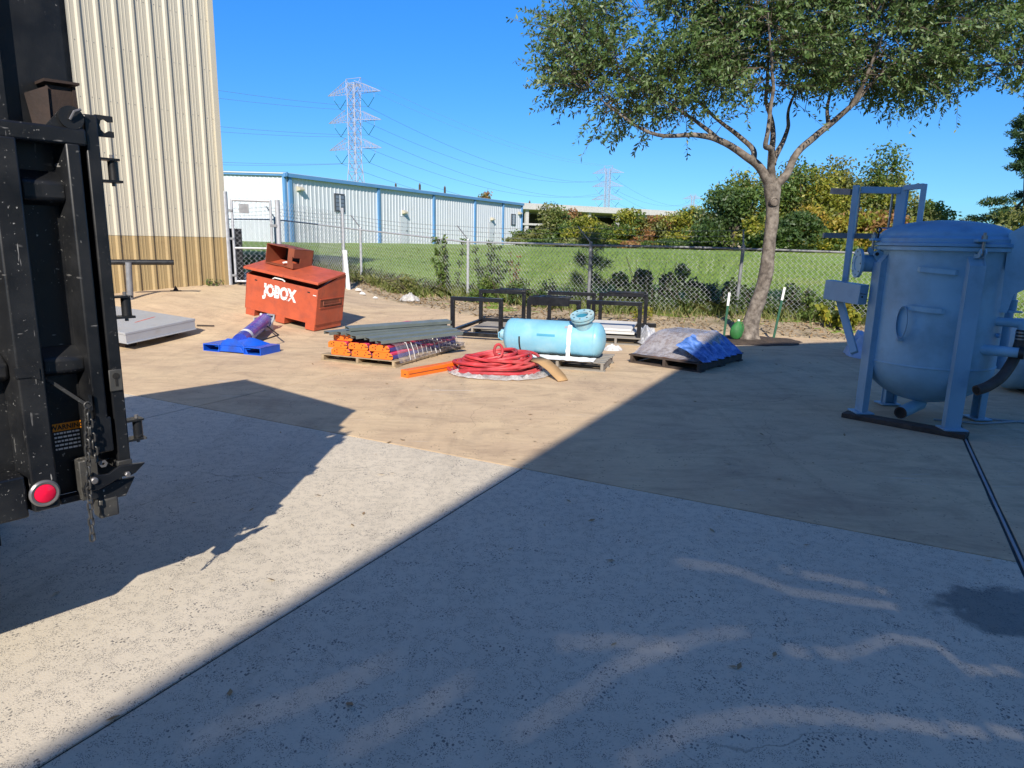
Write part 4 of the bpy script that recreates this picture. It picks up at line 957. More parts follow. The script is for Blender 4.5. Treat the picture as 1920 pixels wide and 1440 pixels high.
# lid, hinged at the back and standing a little open
lx0, lx1 = -.05, L + .015
def lidp(x, t, o=0): return Vector((x, D - .03 - t * (D + .0), HB + .012 - t * .135 + o))
m = MB(); m.add([lidp(lx0, 0), lidp(lx1, 0), lidp(lx1, 1), lidp(lx0, 1), lidp(lx0, 0, .014), lidp(lx1, 0, .014), lidp(lx1, 1, .014), lidp(lx0, 1, .014)], [(0, 1, 2, 3), (4, 5, 6, 7), (0, 1, 5, 4), (1, 2, 6, 5), (2, 3, 7, 6), (3, 0, 4, 7)])
m.bar(lidp(lx0, 1, -.012), lidp(lx1, 1, -.012), .012, .035); m.bar(lidp(lx1 - .006, .02, -.008), lidp(lx1 - .006, .98, -.008), .012, .03)
lid = part(m, 'lid', 'tool_red', jb, bevel=.004)
part(MB().tube([(L * .36, .03, HF + .005), (L * .36 + .05, .02, HF + .035), (L * .5, .015, HF + .035), (L * .5 + .05, .03, HF + .005)], .012, 8), 'white_strip', 'strap', jb)
part(MB().tube([(L - .05, .05, HF - .01), (L - .03, D * .5, HF + .15), (L - .02, D - .1, HB - .02)], .007, 8), 'gas_strut', 'steel', jb)
for x in (.02, L / 2 - .09, L - .22):
    part(MB().prism([(0, 0), (.20, 0), (.20, Z0), (0, Z0)], (x, 0, 0), (1, 0, 0), (0, 0, 1), -D), 'skid', 'tool_red', jb, bevel=.004)
for x in (.19, L - .22): part(MB().bb(x, x + .055, -.003, .001, HF - .09, HF - .068), 'lock_slot', 'dark', jb)
lt = text_mesh('JOBOX', .29, 'lettering', M['white_paint'], jb, Matrix.Translation((L * .48, -.003, .53)) @ Matrix.Rotation(R(90), 4, 'X'), .016, .0015, .78, .95)
# loose pale chip on the front
part(MB().bb(L - .10, L - .03, -.002, .001, HF - .12, HF - .105), 'paint_chip', 'white_paint', jb)
# --- rusty open steel box on the chest
Rj = Matrix.LocRotScale(JB, jb.rotation_euler, None)
bl = Rj @ Vector((.10, .36, HB - .03)); 
rb = thing('rusty_box', 'open fronted rust red steel box lying on the tool chest lid', 'steel box', bl, (R(-3), TILT, jy - R(6)))
w, d, h, th = .68, .50, .36, .012
part(MB().bb(0, w, d - th, d, 0, h), 'back_plate', 'dark', rb); part(MB().bb(0, th, 0, d, th, h - th), 'side_plate', 'rust_orange', rb)  # back plate blackened: the box's inner shade put into its colour
fr = [(0, 0)] + [(w * .45, 0), (w * .52, .05), (w * .62, .055), (w * .70, .03), (w, .03), (w, d), (0, d)]
part(MB().prism([(x, y - .02) for x, y in fr], (0, 0, 0), (1, 0, 0), (0, 1, 0), th), 'bottom_plate', 'rust_orange', rb)
part(MB().prism([(x, y) for x, y in fr], (0, 0, h - th), (1, 0, 0), (0, 1, 0), th), 'top_plate', 'rust_orange', rb)
part(MB().prism([(.0, 0), (d, 0), (d, h), (0, h), (0, .20), (.17, .20), (.17, .10), (0, .10)], (w - th, .0, 0), (0, 1, 0), (0, 0, 1), th), 'slotted_plate', 'rust_orange', rb)
part(MB().prism([(0, 0), (.16, 0), (.16, .10), (.11, .10), (.11, .20), (.16, .20), (.16, h - .02), (0, h - .02)], (w - .165, .032, th), (1, 0, 0), (0, 0, 1), .012), 'front_plate', 'rust_orange', rb)
for x, y in ((.34, .1), (.52, .14), (.30, .42)): part(MB().bb(x, x + .05, y, y + .02, h, h + .008), 'tab', 'dark', rb)
tag(part(MB().tube([(0, 0, .03), (.06, .02, .045), (.12, .0, .02)], .018, 8), 'white_fitting', 'strap', None, loc=rb.matrix_basis @ Vector((.32, .12, .02))), 'small pale fitting lying inside the rusty steel box', 'fitting')

# --- royal blue forklift attachment
fk = thing('forklift_attachment', 'royal blue forklift jib attachment with two fork pockets lying on the concrete', 'attachment', (-4.63, 10.12, .0), (0, 0, R(-19)))
W = 1.04
m = MB(); m.prism([(.0, 0), (W, 0), (W, .30), (W * .80, .36), (W * .62, .46), (W * .36, .46), (W * .20, .36), (0, .30)], (0, 0, .10), (1, 0, 0), (0, 1, 0), .012)
m.prism([(.30, .0), (W - .30, .0), (W - .36, .085), (.36, .085)], (0, -.02, .02), (1, 0, 0), (0, 0, 1), -.014); hdp = part(m, 'head_plate', 'royal', fk, bevel=.003)
for x in (.0, W - .30):
    m = MB()
    for a in (0, .288): m.bb(x + a, x + a + .012, -.02, .42, .012, .10)
    m.bb(x, x + .30, -.02, .42, 0, .012); m.bb(x, x + .30, -.02, .42, .10, .113); pk = part(m, 'fork_pocket', 'royal', fk)
m = MB(); m.prism([(.24, .012), (W - .24, .012), (W - .34, .16), (W - .46, .215), (.44, .215), (.34, .16)], (0, .0, 0), (1, 0, 0), (0, 0, 1), -.012); part(m, 'front_gusset', 'royal', fk, bevel=.003)
tb0 = Vector((.50, .20, .15)); tb1 = Vector((-.27, 1.74, .27))
m = MB(); q_ = [(.20, -.005, .075), (W - .20, -.005, .075), (W - .36, .28, .205), (.36, .28, .205), (.16, .42, .11), (W - .16, .42, .11)]
m.add(q_, [(0, 1, 2, 3), (3, 2, 5, 4), (0, 3, 4), (1, 5, 2)]); part(m, 'head_cover', 'royal', fk, bevel=.004)
tbp = part(MB().tube([tb0, tb1], .115, 28), 'boom_tube', 'purple', fk)
part(MB().tube([tb0 + (tb1 - tb0) * .14, tb0 + (tb1 - tb0) * .21], .117, 28, False), 'white_band', 'strap', tbp)
for sg in (-.13, .10): part(MB().bb(tb1.x + sg, tb1.x + sg + .02, tb1.y - .15, tb1.y + .05, .10, .32), 'end_clevis', 'galv', fk)
for sg in (-.18, .15): part(MB().tube([tb1 + Vector((sg, -.1, -.1)), tb1 + Vector((sg, .02, .02)), tb1 + Vector((sg * .7, .1, .08)), tb1 + Vector((sg * .4, -.02, .10))], .022, 10), 'shackle', 'galv', fk)
part(MB().tube([tb0 + Vector((.14, .05, -.04)), tb0 + Vector((.15, .7, .02)), tb1 + Vector((.12, -.15, -.06))], .012, 8), 'air_line', 'gasket', fk)

# --- grey plate raised off the ground, partly behind the trailer
pl_ = thing('steel_plate', 'thick grey steel deck plate raised on blocks beside the trailer', 'steel plate', (-5.68, 9.92, .105), (R(3), R(-4.3), R(65.6)))
part(MB().bb(0, 1.25, 0, 2.05, .135, .17), 'top_sheet', 'plate', pl_, bevel=.004)
for x0, x1, y0, y1 in ((.01, 1.24, .005, .02), (1.225, 1.24, .02, 2.03), (.01, .025, .02, 2.03), (.01, 1.24, 2.03, 2.045)): part(MB().bb(x0, x1, y0, y1, .0, .134), 'edge_channel', 'plate', pl_)
part(MB().bb(.01, 1.24, -.02, .004, .0, .012), 'edge_lip', 'plate', pl_)
part(MB().bar((.55, .5, .1705), (1.0, .62, .1705), .03, .002), 'red_chalk_mark', paint('red_chalk', (.5, .10, .07), .8), pl_)
for x, y in ((.15, .25), (.9, .25), (.15, 1.6), (.9, 1.6)): part(MB().bb(x, x + .2, y, y + .1, -.16, -.002), 'support_block', 'wood_dark', pl_)
# --- T shaped pipe barrier
px_, py_ = -7.12, 12.70
tp_ = thing('pipe_barrier', 'dark steel T shaped pipe barrier standing before the cream wall', 'barrier', (px_, py_, G(px_, py_)))
part(MB().tube([(0, 0, -.05), (.03, 0, .68)], .055, 16), 'post', 'galv_dark', tp_)
part(MB().tube([(-.34, -.10, .68), (.66, .42, .68)], .05, 16), 'cross_pipe', 'black', tp_)
dbx = thing('anchor_bracket', 'small rusty anchor bracket on the concrete before the cream wall', 'bracket', (-6.80, 13.80, G(-6.8, 13.8)), (0, 0, .4))
part(MB().bb(-.1, .1, -.06, .06, 0, .012), 'base', 'rust', dbx); part(MB().prism([(-.05, 0), (.05, 0), (.0, .10)], (0, .01, .012), (1, 0, 0), (0, 0, 1), .02), 'upright', 'rust', dbx)
tag(part(MB().bar((-5.38, 11.55, G(-5.38, 11.55) + .012), (-5.12, 11.62, G(-5.1, 11.6) + .012), .05, .02), 'wood_offcut', 'wood_dark', None), 'small dark wood offcut on the concrete behind the blue attachment', 'offcut')

# --- pallet with rack beams
P1 = Vector((-2.72, 9.52, 0)); YA = R(-23)
p1 = pallet('brown wooden pallet under the wrapped orange ended rack beams', P1, YA, 1.25, 2.05, 'wood', 9); p1.scale = (1, 1, .73)
MP1 = Matrix.Translation(P1) @ Matrix.Rotation(YA, 4, 'Z')
BL = 1.86
def rack_beam(label, loc):
    b = thing('rack_beam', label, 'rack beam', MP1 @ Vector(loc), (0, 0, YA), 'wrapped rack beams on the pallet')
    part(MB().bb(.02, .30, .006, BL, .0, .045), 'lower_channel', 'beam_blue', b, bevel=.006)
    part(MB().bb(.05, .295, .006, BL, .045, .083), 'upper_step', 'beam_red', b, bevel=.010)
    pl2 = part(MB().prism([(.0, .0), (.30, 0), (.325, .02), (.325, .048), (.30, .068), (.27, .085), (.04, .085), (.0, .062)], (0, 0, .0), (1, 0, 0), (0, 0, 1), .010), 'end_plate', 'orange', b, bevel=.003)
    for x, z in ((.10, .03), (.22, .03), (.10, .064), (.24, .062), (.06, .046)): part(MB().lathe([(0, 0), (.009, 0), (.009, .002), (0, .002)], 8, Matrix.Translation((x, -.0108, z)) @ Matrix.Rotation(R(90), 4, 'X')), 'rivet_hole', 'decal_bk', pl2)
    part(MB().bb(.27, .325, -.012, -.0098, .038, .050), 'edge_slot', 'decal_bk', pl2)
    b.scale = (1, 1, 1.13); return b
names = ['left', 'middle', 'right']
for r_ in range(2):
    for c_ in range(3): rack_beam('orange ended wrapped rack beam, %s column, %s row on the pallet' % (names[c_], ['lower', 'upper'][r_]), (.17 + c_ * .345 - r_ * .05, .04 + .0 * r_, .094 + r_ * .098))
# top row, seen only at the left
for c_ in range(1): rack_beam('orange ended rack beam lying on top of the wrapped stack under grey channels', (.17, .10, .094 + 2 * .098))
# film round the stack
def drape(i, k, nu=44, nv=30):
    y = .06 + (BL + .06) * i / (nu - 1); t = k / (nv - 1)
    prof = [(1.29, .06), (1.265, .11), (1.24, .20), (1.205, .30), (1.10, .318), (.85, .32), (.6, .325)]
    s = t * (len(prof) - 1); a = min(int(s), len(prof) - 2); f = s - a
    x = prof[a][0] * (1 - f) + prof[a + 1][0] * f; z = prof[a][1] * (1 - f) + prof[a + 1][1] * f
    n = mnoise.noise(Vector((x * 5, y * 7, z * 9))) * .012 + mnoise.noise(Vector((x * 2, y * 16, z * 6))) * .006
    return MP1 @ Vector((x + n, y, z + n))
wrap1 = part(MB().grid(drape, 44, 30), 'stretch_wrap', 'film', None); tag(wrap1, 'clear stretch wrap drawn over the stack of rack beams', 'plastic wrap')
m = MB()
for y in (.30, .42, 1.02, 1.14, 1.66): m.tube([MP1 @ Vector((x + .012, y, z)) for x, z in ((1.29, .07), (1.262, .19), (1.215, .302), (1.12, .326), (.6, .332))], .004, 5)
tag(part(m, 'pallet_strap', 'strap', None), 'white plastic bands tied round the wrapped rack beams', 'strap')
m = MB()
for k in range(12):
    y = .42 + k * .118; m.tube([MP1 @ Vector((x + .006, y, z)) for x, z in ((1.285, .10), (1.262, .20), (1.215, .306))], .0022, 4)
tag(part(m, 'wire_mesh', 'strap', None), 'thin pale wire deck ends showing through the wrap of the rack beams', 'wire mesh')
# grey channels laid on top
def channel(label, a, b, roll, grp='grey channels on the rack beams'):
    a = Vector(a); b = Vector(b); d = (b - a); Lc = d.length
    c = thing('steel_channel', label, 'steel channel', a, d.to_track_quat('Y', 'Z').to_euler(), grp)
    o = part(MB().prism([(-.065, 0), (-.065, .045), (-.060, .045), (-.060, .005), (.060, .005), (.060, .045), (.065, .045), (.065, 0)], (0, 0, 0), (1, 0, 0), (0, 0, 1), -Lc), 'channel_body', 'chan', c)
    o.rotation_euler = (0, roll, 0); return c
CHN = []
for k, (z, rl) in enumerate(((.432, .04), (.428, -.08), (.418, .10), (.405, -.05), (.385, .06), (.362, -.03))):
    f = k / 5; CHN.append(((-2.62 + .78 * f + random.uniform(-.05, .05), 9.40 - .33 * f + random.uniform(-.06, .06), z), (-1.26 + .47 * f, 10.90 - .76 * f, z + .01), PI + rl))
CHN.append(((-2.30, 9.42, .492), (-1.00, 10.62, .482), PI + .16))
cl_ = ['leftmost', 'second from left', 'uppermost at the left', 'fourth from left', 'fifth from left', 'nearest the camera', 'topmost in the middle']
for (a, b, roll), nm in zip(CHN, cl_): channel('grey green steel channel on the rack beams, ' + nm, a, b, roll)
# loose orange beam on the ground
lb = thing('loose_beam', 'single orange steel beam lying on the concrete before the pallet', 'beam', (-1.40, 8.44, 0), (0, 0, R(-39)))
part(MB().bb(0, .125, 0, 1.25, 0, .095), 'beam_body', 'orange', lb, bevel=.006); part(MB().bb(.128, .132, .02, 1.25, .045, .052), 'beam_groove', 'rust_orange', lb)
part(MB().bb(.0, .125, -.003, .001, .0, .095), 'beam_end', 'orange', lb); part(MB().bb(.06, .095, -.005, -.002, .035, .045), 'end_slot', 'decal_bk', lb)

# --- red hose coil on a plastic sheet, cardboard beside it
HC = Vector((-.22, 9.0, 0))
rr = random.Random(5); pts = []
NT_ = 20
for k in range(NT_ * 34):
    t = k / 34; a = 2 * PI * t
    lay = int(t); rr2 = random.Random(lay * 31 + 3); rr3 = random.Random(lay * 31 + 34)
    f = t - lay; f = f * f * (3 - 2 * f)
    def pr_(q): return (q.uniform(.26, .56), q.uniform(-.13, .13), q.uniform(-.10, .10), q.uniform(.02, .20), q.uniform(-.10, .10), q.uniform(-.08, .08))
    A_, B_ = pr_(rr2), pr_(rr3); C2 = [A_[i] * (1 - f) + B_[i] * f for i in range(6)]
    r = C2[0]; z = .055 + C2[3] * (1.25 - r / .62) + C2[4] * math.cos(a) + C2[5] * math.sin(a)
    pts.append(HC + Vector((C2[1] + r * 1.0 * math.cos(a), C2[2] + r * .82 * math.sin(a), max(z, .04))))
for k in range(34):     # wide bottom turn
    a = 2 * PI * k / 33; pts.append(HC + Vector((-.02 + .62 * math.cos(a), -.02 + .50 * math.sin(a), .045 + .01 * math.sin(3 * a))))
hs_ = thing('hose_coil', 'heap of coiled red rubber hose lying on grey plastic', 'hose', HC)
part(MB().tube([p - HC for p in pts], .0215, 7), 'hose', 'hose', hs_)
lp_ = [Vector((.03 + .055 * math.cos(a), -.02 + .05 * math.sin(a) * .4, .27 + .085 * math.sin(a))) for a in [-1.9 + 5.6 * k / 16 for k in range(17)]]
part(MB().tube([Vector((-.12, -.05, .16))] + lp_ + [Vector((.16, .02, .15))], .0195, 8), 'hose_loop', 'hose', hs_)
def sheet(i, k):
    a = 2 * PI * k / 60; r = i / 15
    R_ = 1 + .12 * mnoise.noise(Vector((math.cos(a) * 1.6, math.sin(a) * 1.6, 1))) + .06 * mnoise.noise(Vector((math.cos(a) * 6, math.sin(a) * 6, 4)))
    x = .70 * R_ * r * math.cos(a) + .08; y = .60 * R_ * r * math.sin(a) - .12
    cr = abs(mnoise.noise(Vector((x * 9, y * 9, 0)))) * .10 + abs(mnoise.noise(Vector((x * 22, y * 22, 5)))) * .04
    return (HC.x + x, HC.y + y, .010 + cr * sst((r - .5) / .35) * (1 - .8 * sst((r - .93) / .07)))
tag(part(MB().grid(sheet, 16, 61), 'plastic_sheet', 'film_grey', None, fix=False), 'crumpled grey plastic sheet spread under the red hose', 'plastic sheet')
m = MB(); cc = [((.20, 8.88, .165), (.37, 8.93, .205)), ((.33, 8.72, .155), (.48, 8.78, .19)), ((.44, 8.56, .10), (.58, 8.63, .13)), ((.53, 8.40, .035), (.67, 8.48, .05)), ((.575, 8.31, .004), (.70, 8.40, .006))]
m.add([p for a, b in cc for p in (a, b)], [(2 * k, 2 * k + 1, 2 * k + 3, 2 * k + 2) for k in range(4)]); o = part(m, 'cardboard_piece', 'card', None); so = o.modifiers.new('thick', 'SOLIDIFY'); so.thickness = .012
tag(o, 'bent brown cardboard piece leaning on the right side of the red hose', 'cardboard')

# --- pale blue vessel on a pallet
VP = Vector((-.08, 9.55, 0)); vy = R(-17)
pallet('weathered pallet under the strapped pale blue vessel', (-.02, 9.42, 0), vy, 1.32, .80, 'wood_grey', 6)
vs_ = thing('pressure_vessel', 'pale aqua blue vessel with open flanged neck strapped on a pallet', 'pressure vessel', (-.10, 9.82, .126), (0, 0, vy))
RV = .242
prof = [(0, -.02)] + [(RV * math.sin(R(a)), .09 - .11 * math.cos(R(a))) for a in range(10, 91, 10)] + [(RV, 1.32)] + [(RV * math.cos(R(a)), 1.32 + .13 * math.sin(R(a))) for a in range(10, 91, 10)]
My = Matrix.Translation((0, 0, RV + .01)) @ Matrix.Rotation(R(90), 4, 'Y')
part(MB().lathe(prof, 56, My), 'vessel_body', 'aqua', vs_)
for s in (.16, 1.30): part(MB().lathe([(RV - .002, s), (RV + .004, s + .004), (RV + .004, s + .014), (RV - .002, s + .018)], 56, My), 'weld_seam', 'aqua', vs_)
part(MB().lathe([(.06, -.05), (.075, -.05), (.075, .0), (.06, .02)], 24, Matrix.Translation((-.0, -.06, RV + .02)) @ Matrix.Rotation(R(90), 4, 'Y'), True), 'end_nozzle', 'aqua_flange', vs_)
part(MB().tube([(-.02, -.10, RV - .06), (-.07, -.13, RV - .02), (-.07, -.13, RV + .05), (-.01, -.10, RV + .08)], .012, 8), 'end_handle', 'aqua', vs_)
nk = Vector((-.10, -.38, .92)).normalized(); nb = Vector((1.16, -.06, RV + .13))
nko = part(MB().tube([nb, nb + nk * .22], .125, 32, False), 'neck', 'aqua_flange', vs_)
Mn = Matrix.Translation(nb + nk * .195) @ nk.to_track_quat('Z', 'Y').to_matrix().to_4x4()
part(MB().lathe([(.09, 0), (.16, 0), (.16, .026), (.09, .026)], 40, Mn, True), 'lower_flange', 'aqua_flange', nko)
part(MB().lathe([(.09, .026), (.150, .026), (.150, .040), (.09, .040)], 40, Mn, True), 'gasket', 'gasket', nko)
uf = part(MB().lathe([(.085, .040), (.165, .040), (.165, .068), (.085, .068)], 40, Mn, True), 'upper_flange', 'aqua_flange', nko)
part(MB().lathe([(0, -.06), (.086, -.06), (.086, .06)], 32, Mn), 'bore', 'aqua_dark', nko)
for k in range(8):
    a = 2 * PI * k / 8 + .2; part(MB().lathe([(0, .0705), (.012, .0705), (.012, .067)], 10, Mn @ Matrix.Translation((.128 * math.cos(a), .128 * math.sin(a), 0))), 'bolt_hole', 'decal_bk', uf)
    part(MB().lathe([(0, .0415), (.010, .0415), (.010, .026), (0, .026)], 8, Mn @ Matrix.Translation((.152 * math.cos(a), .152 * math.sin(a), 0))), 'bolt', 'steel', uf)
for s in (.27, .98):
    def band(w0, w1, r0, a0, a1):
        return MB().grid(lambda i, k: My @ Vector(((RV + r0) * math.cos(a0 + (a1 - a0) * i / 24), (RV + r0) * math.sin(a0 + (a1 - a0) * i / 24), s + (w1 if k else w0))), 25, 2)
    st = part(band(-.012, .012, .005, R(-95), R(185)), 'band', 'rust' if s < .5 else 'wood', vs_)
    m = MB()
    m.grid(lambda i, k: Vector((s + (-.028 if k == 0 else .028) + .012 * mnoise.noise(Vector((i * .6, k, s))), -(RV + .010) * math.sin(R(35 + 8 * i)) if i < 8 else -(RV + .012) - .004 * (i - 8), (RV + .01) + (RV + .010) * math.cos(R(35 + 8 * i)) if i < 8 else RV + .01 - .035 * (i - 7))), 15, 2)
    if s > .5: part(m, 'strap_sleeve', 'strap', vs_)
def vpatch(s0, s1, a0, a1): return MB().grid(lambda i, k: Vector((s0 + (s1 - s0) * i, -(RV + .002) * math.sin(a0 + (a1 - a0) * k / 4), RV + .01 + (RV + .002) * math.cos(a0 + (a1 - a0) * k / 4))), 2, 5)
part(vpatch(.52, .78, R(72), R(80)), 'teal_label', 'aqua_dark', vs_); part(vpatch(.90, .95, R(38), R(48)), 'small_label', 'plate', vs_)
part(MB().grid(lambda i, k: Vector((-.02 + 1.38 * i / 30, -.40 + .05 * mnoise.noise(Vector((i * .4, k, 1))) + .24 * k / 3, .006 + .012 * mnoise.noise(Vector((i * .7, k * 2, 0))) + .006 * k)), 31, 4), 'plastic_underlay', 'strap', vs_)

# --- black steel stands behind the vessel
def stand(label, loc, yaw, ladder):
    s = thing('steel_stand', label, 'steel stand', loc, (0, 0, yaw), 'black steel stands near the fence')
    w, d, t, z0, z1 = .88, 1.72, .068, .11, .70
    for y, dz in ((0, 0), (d, .02)):
        for x in (0, w): part(MB().bb(x - t / 2, x + t / 2, y - t / 2, y + t / 2, z0 - .06, z1 - t / 2 + dz), 'upright', 'fblack', s, bevel=.004)
        part(MB().bb(-t / 2, w + t / 2, y - t / 2, y + t / 2, z1 - t / 2 + dz, z1 + t / 2 + dz), 'top_bar', 'fblack', s, bevel=.004)
    part(MB().bb(0, w + .02, -t / 2, t / 2, z0 - .06, z0 + .01), 'front_bar', 'fblack', s, bevel=.004)
    part(MB().bb(.04, w + .22, d - t / 2, d + t / 2, z0 + .0, z0 + .08), 'rear_bar', 'fblack', s, bevel=.004)
    for x in (0, w): part(MB().bb(x - t / 2, x + t / 2, t / 2, d - t / 2, z0, z0 + .055), 'base_rail', 'fblack', s, bevel=.004)
    if ladder is not None:
        x0, y0, w2, front = ladder
        for yy in (y0, y0 + .30): part(MB().bb(x0, x0 + w2, yy - .02, yy + .02, z1 + .03 + .02, z1 + .075), 'shelf_rail', 'fblack', s, bevel=.003)
        for xx in (x0 + w2 * .22, x0 + w2 * .72): part(MB().bar((xx, y0, z1 + .068), (xx + .06, y0 + .30, z1 + .068), .03, .012), 'shelf_slat', 'royal' if False else 'fblack', s)
        if front: part(MB().bb(x0, x0 + w2, y0 - .045, y0 - .03, z1 - .075, z1 + .06), 'shelf_plate', 'fblack', s)
    return s
stand('black steel stand at the left of the three, nearest the orange beams', (-1.07, 12.02, 0), R(-14), (.30, 1.72, .62, False))
stand('black steel stand in the middle of the three, behind the blue vessel', (.27, 11.95, 0), R(-15), (.0, .0, .72, True))
stand('black steel stand at the right, over white boards near the wrapped pallet', (1.30, 11.85, 0), R(-14), (.12, 1.70, .72, False))
pallet('grey pallet under the leftmost black steel stand', (-.80, 12.6, .0), R(-14), 1.1, 1.2, 'wood_grey', 6)
pallet('grey pallet under the rightmost black stand carrying white boards', (1.25, 11.75, .0), R(-14), 1.05, 1.1, 'wood_grey', 6)
for k, (z, x, y) in enumerate(((.175, 1.32, 11.93), (.215, 1.30, 12.1))):
    b = part(MB().bb(0, .80, 0, .8, -.018, .018), 'white_board', 'sheetw', None, bevel=.006); b.location = (x, y, z); b.rotation_euler = (R(4 * k), 0, R(-14 - 3 * k))
    tag(b, ['lower pale white board lying under the right black stand', 'upper pale white board lying under the right black stand'][k], 'board', 'white boards in the right stand')
def rag(name, c, rx, ry, h, mat, label, cat, seed, n=26, fold=8):
    c = Vector(c)
    def f(i, k):
        a = 2 * PI * k / (2 * n); r = i / n; q = Vector((math.cos(a) * r * fold * .3, math.sin(a) * r * fold * .3, seed))
        rad = r * (1 + .25 * mnoise.noise(Vector((math.cos(a) * 1.7, math.sin(a) * 1.7, seed))))
        zz = h * (1 - r ** 2.2) * (.8 + .45 * mnoise.noise(q)) + .13 * h * mnoise.noise(q * 3) * (1 - r ** 6)
        return (c.x + rx * rad * math.cos(a), c.y + ry * rad * math.sin(a), c.z + max(zz, .002))
    return tag(part(MB().grid(f, n + 1, 2 * n + 1), name, mat, None, fix=False), label, cat)
rag('plastic_bag', (-2.62, 17.2, T(-2.62, 17.2) + .04), .27, .18, .20, 'film_grey', 'crumpled clear plastic bag lying on dry leaves by the fence', 'plastic bag', 3)
rag('plastic_scrap', (2.32, 11.75, .05), .22, .5, .30, 'film_white', 'torn white plastic hanging at the right stand beside the wrapped pallet', 'plastic', 8)
rag('plastic_scrap', (1.62, 11.0, .0), .16, .12, .10, 'film_white', 'small scrap of white plastic on the concrete below the right stand', 'plastic', 11)
rag('tarp_heap', (5.75, 10.9, .0), .34, .5, .50, paint('pale_blue_tarp', (.30, .42, .62), .5, 0, .2, 6), 'pale blue tarpaulin heap behind the left legs of the tank', 'tarpaulin', 15)
for k, (x, y, s) in enumerate(((-3.9, 17.7, .09), (-3.5, 17.35, .07), (-4.15, 18.3, .1), (3.7, 12.75, .07))):
    rag('stone', (x, y, T(x, y) + .02), s, s * .8, s * .8, 'sheetw', ['pale stone on the dry leaves at the fence foot', 'small pale stone nearest the plastic bag', 'pale stone below the white plastic pipe', 'pale stone at the edge of the mulch by the left green post'][k], 'stone', 20 + k, 8, 3)

# --- wrapped pallet at the shade edge
P3 = Vector((1.70, 9.86, 0)); y3 = math.atan2(-.73, .86)
pallet('dark weathered pallet under the brown and blue wrapped heap', P3, y3, 1.13, 1.45, 'wood_dark', 7)
MP3 = Matrix.Translation(P3) @ Matrix.Rotation(y3, 4, 'Z')
hp_ = thing('wrapped_heap', 'brown flat stock under plastic with blue pleated wrap on its right side', 'wrapped load', P3, (0, 0, y3))
def heap(i, k, n=24):
    u_, v_ = i / n, k / n
    x = .02 + 1.06 * u_; y = .03 + 1.36 * v_
    lo = .128
    up = min(1, v_ / .52) if v_ < .52 else 1.0; side = 1 if u_ < .70 else max(0, (1.0 - u_) / .30)
    z = lo + .30 * min(sst(up * 1.05) * .9 + .1 * up, 1) * (sst(side) if u_ > .70 else 1) * (1 if v_ < .86 else sst((1 - v_) / .14))
    z *= 1 - .12 * sst((.12 - u_) / .12)
    return (x, y, z + .010 * mnoise.noise(Vector((x * 6, y * 6, 0))))
part(MB().grid(heap, 25, 25), 'stock_heap', 'brownheap', hp_)
def heapw(i, k):
    p = Vector(heap(i, k)); return p + Vector((0, -.006, .012 + .014 * abs(mnoise.noise(Vector((p.x * 13, p.y * 13, 3))))))
part(MB().grid(heapw, 25, 25), 'clear_wrap', 'film_brown', hp_)
def pleat(i, k):
    v_ = i / 60; t = k / 10
    y = .02 + 1.30 * v_; ph = (v_ * 6.0) % 1.0; zig = abs(ph - .5) * 2
    top = .41 - .10 * (1 - sst((v_ + .02) / .45)); x = .72 + .40 * t ** .8 + .05 * zig * (t + .25)
    z = top * (1 - t) ** 1.0 + .105 * t + .012 * mnoise.noise(Vector((v_ * 20, t * 5, 2)))
    return (x - .02 + (0 if v_ > .1 else 0), y + .03 * (zig - .5), z + .02)
part(MB().grid(pleat, 61, 11), 'blue_pleats', 'film_blue', hp_)

# ================================================================== TREE AND ITS POSTS
tree = thing('oak_tree', 'broad live oak with pale trunk standing before the fence', 'tree', (4.40, 12.42, 0))
TB = Vector((4.40, 12.42, 0))
def sm(pts, n=5):
    pts = [Vector(p) for p in pts]; out = []
    for i in range(len(pts) - 1):
        a, b = pts[max(i - 1, 0)], pts[min(i + 2, len(pts) - 1)]; p1, p2 = pts[i], pts[i + 1]; m1, m2 = (p2 - a) * .5, (b - p1) * .5
        for q in range(n):
            t = q / n; out.append(p1 * (2 * t**3 - 3 * t**2 + 1) + m1 * (t**3 - 2 * t**2 + t) + p2 * (-2 * t**3 + 3 * t**2) + m2 * (t**3 - t**2))
    return out + [pts[-1]]
def limb(pts, r0, r1, name='limb', n=12, seed=0):
    s = sm(pts, 6); k = len(s)
    for i in range(1, k - 1): s[i] += Vector((mnoise.noise(s[i] * 3), mnoise.noise(s[i] * 3 + Vector((5, 0, 0))), 0)) * .03
    rs = [(r0 + (r1 - r0) * (i / (k - 1)) ** .8) * (1 + .08 * mnoise.noise(s[i] * 4)) for i in range(k)]
    return part(MB().tube([p - TB for p in s], rs, n), name, 'bark', tree), s
tr_pts = sm([(4.28, 12.42, -.06), (4.30, 12.42, .12), (4.37, 12.42, .5), (4.50, 12.42, 1.1), (4.53, 12.42, 1.8), (4.52, 12.42, 2.4), (4.47, 12.42, 2.78)], 7)
rs = []
for p in tr_pts:
    z = max(p.z, 0); rs.append(.134 + .12 * math.exp(-z / .16) + (.045 if 2.3 < z else 0) * sst((z - 2.3) / .45) - .012 * z)
mtr = MB().tube([p - TB for p in tr_pts], rs, 18)
mtr.v = [tuple(Vector(v) + Vector((v[0], v[1] , 0)).normalized() * (.014 * mnoise.noise(Vector(v) * 7) + .02 * mnoise.noise(Vector(v) * 2.2) + (.05 * math.sin(5 * math.atan2(v[1], v[0])) * math.exp(-max(v[2], 0) / .15)))) for v in mtr.v]
trunk = part(mtr, 'trunk', 'bark', tree)
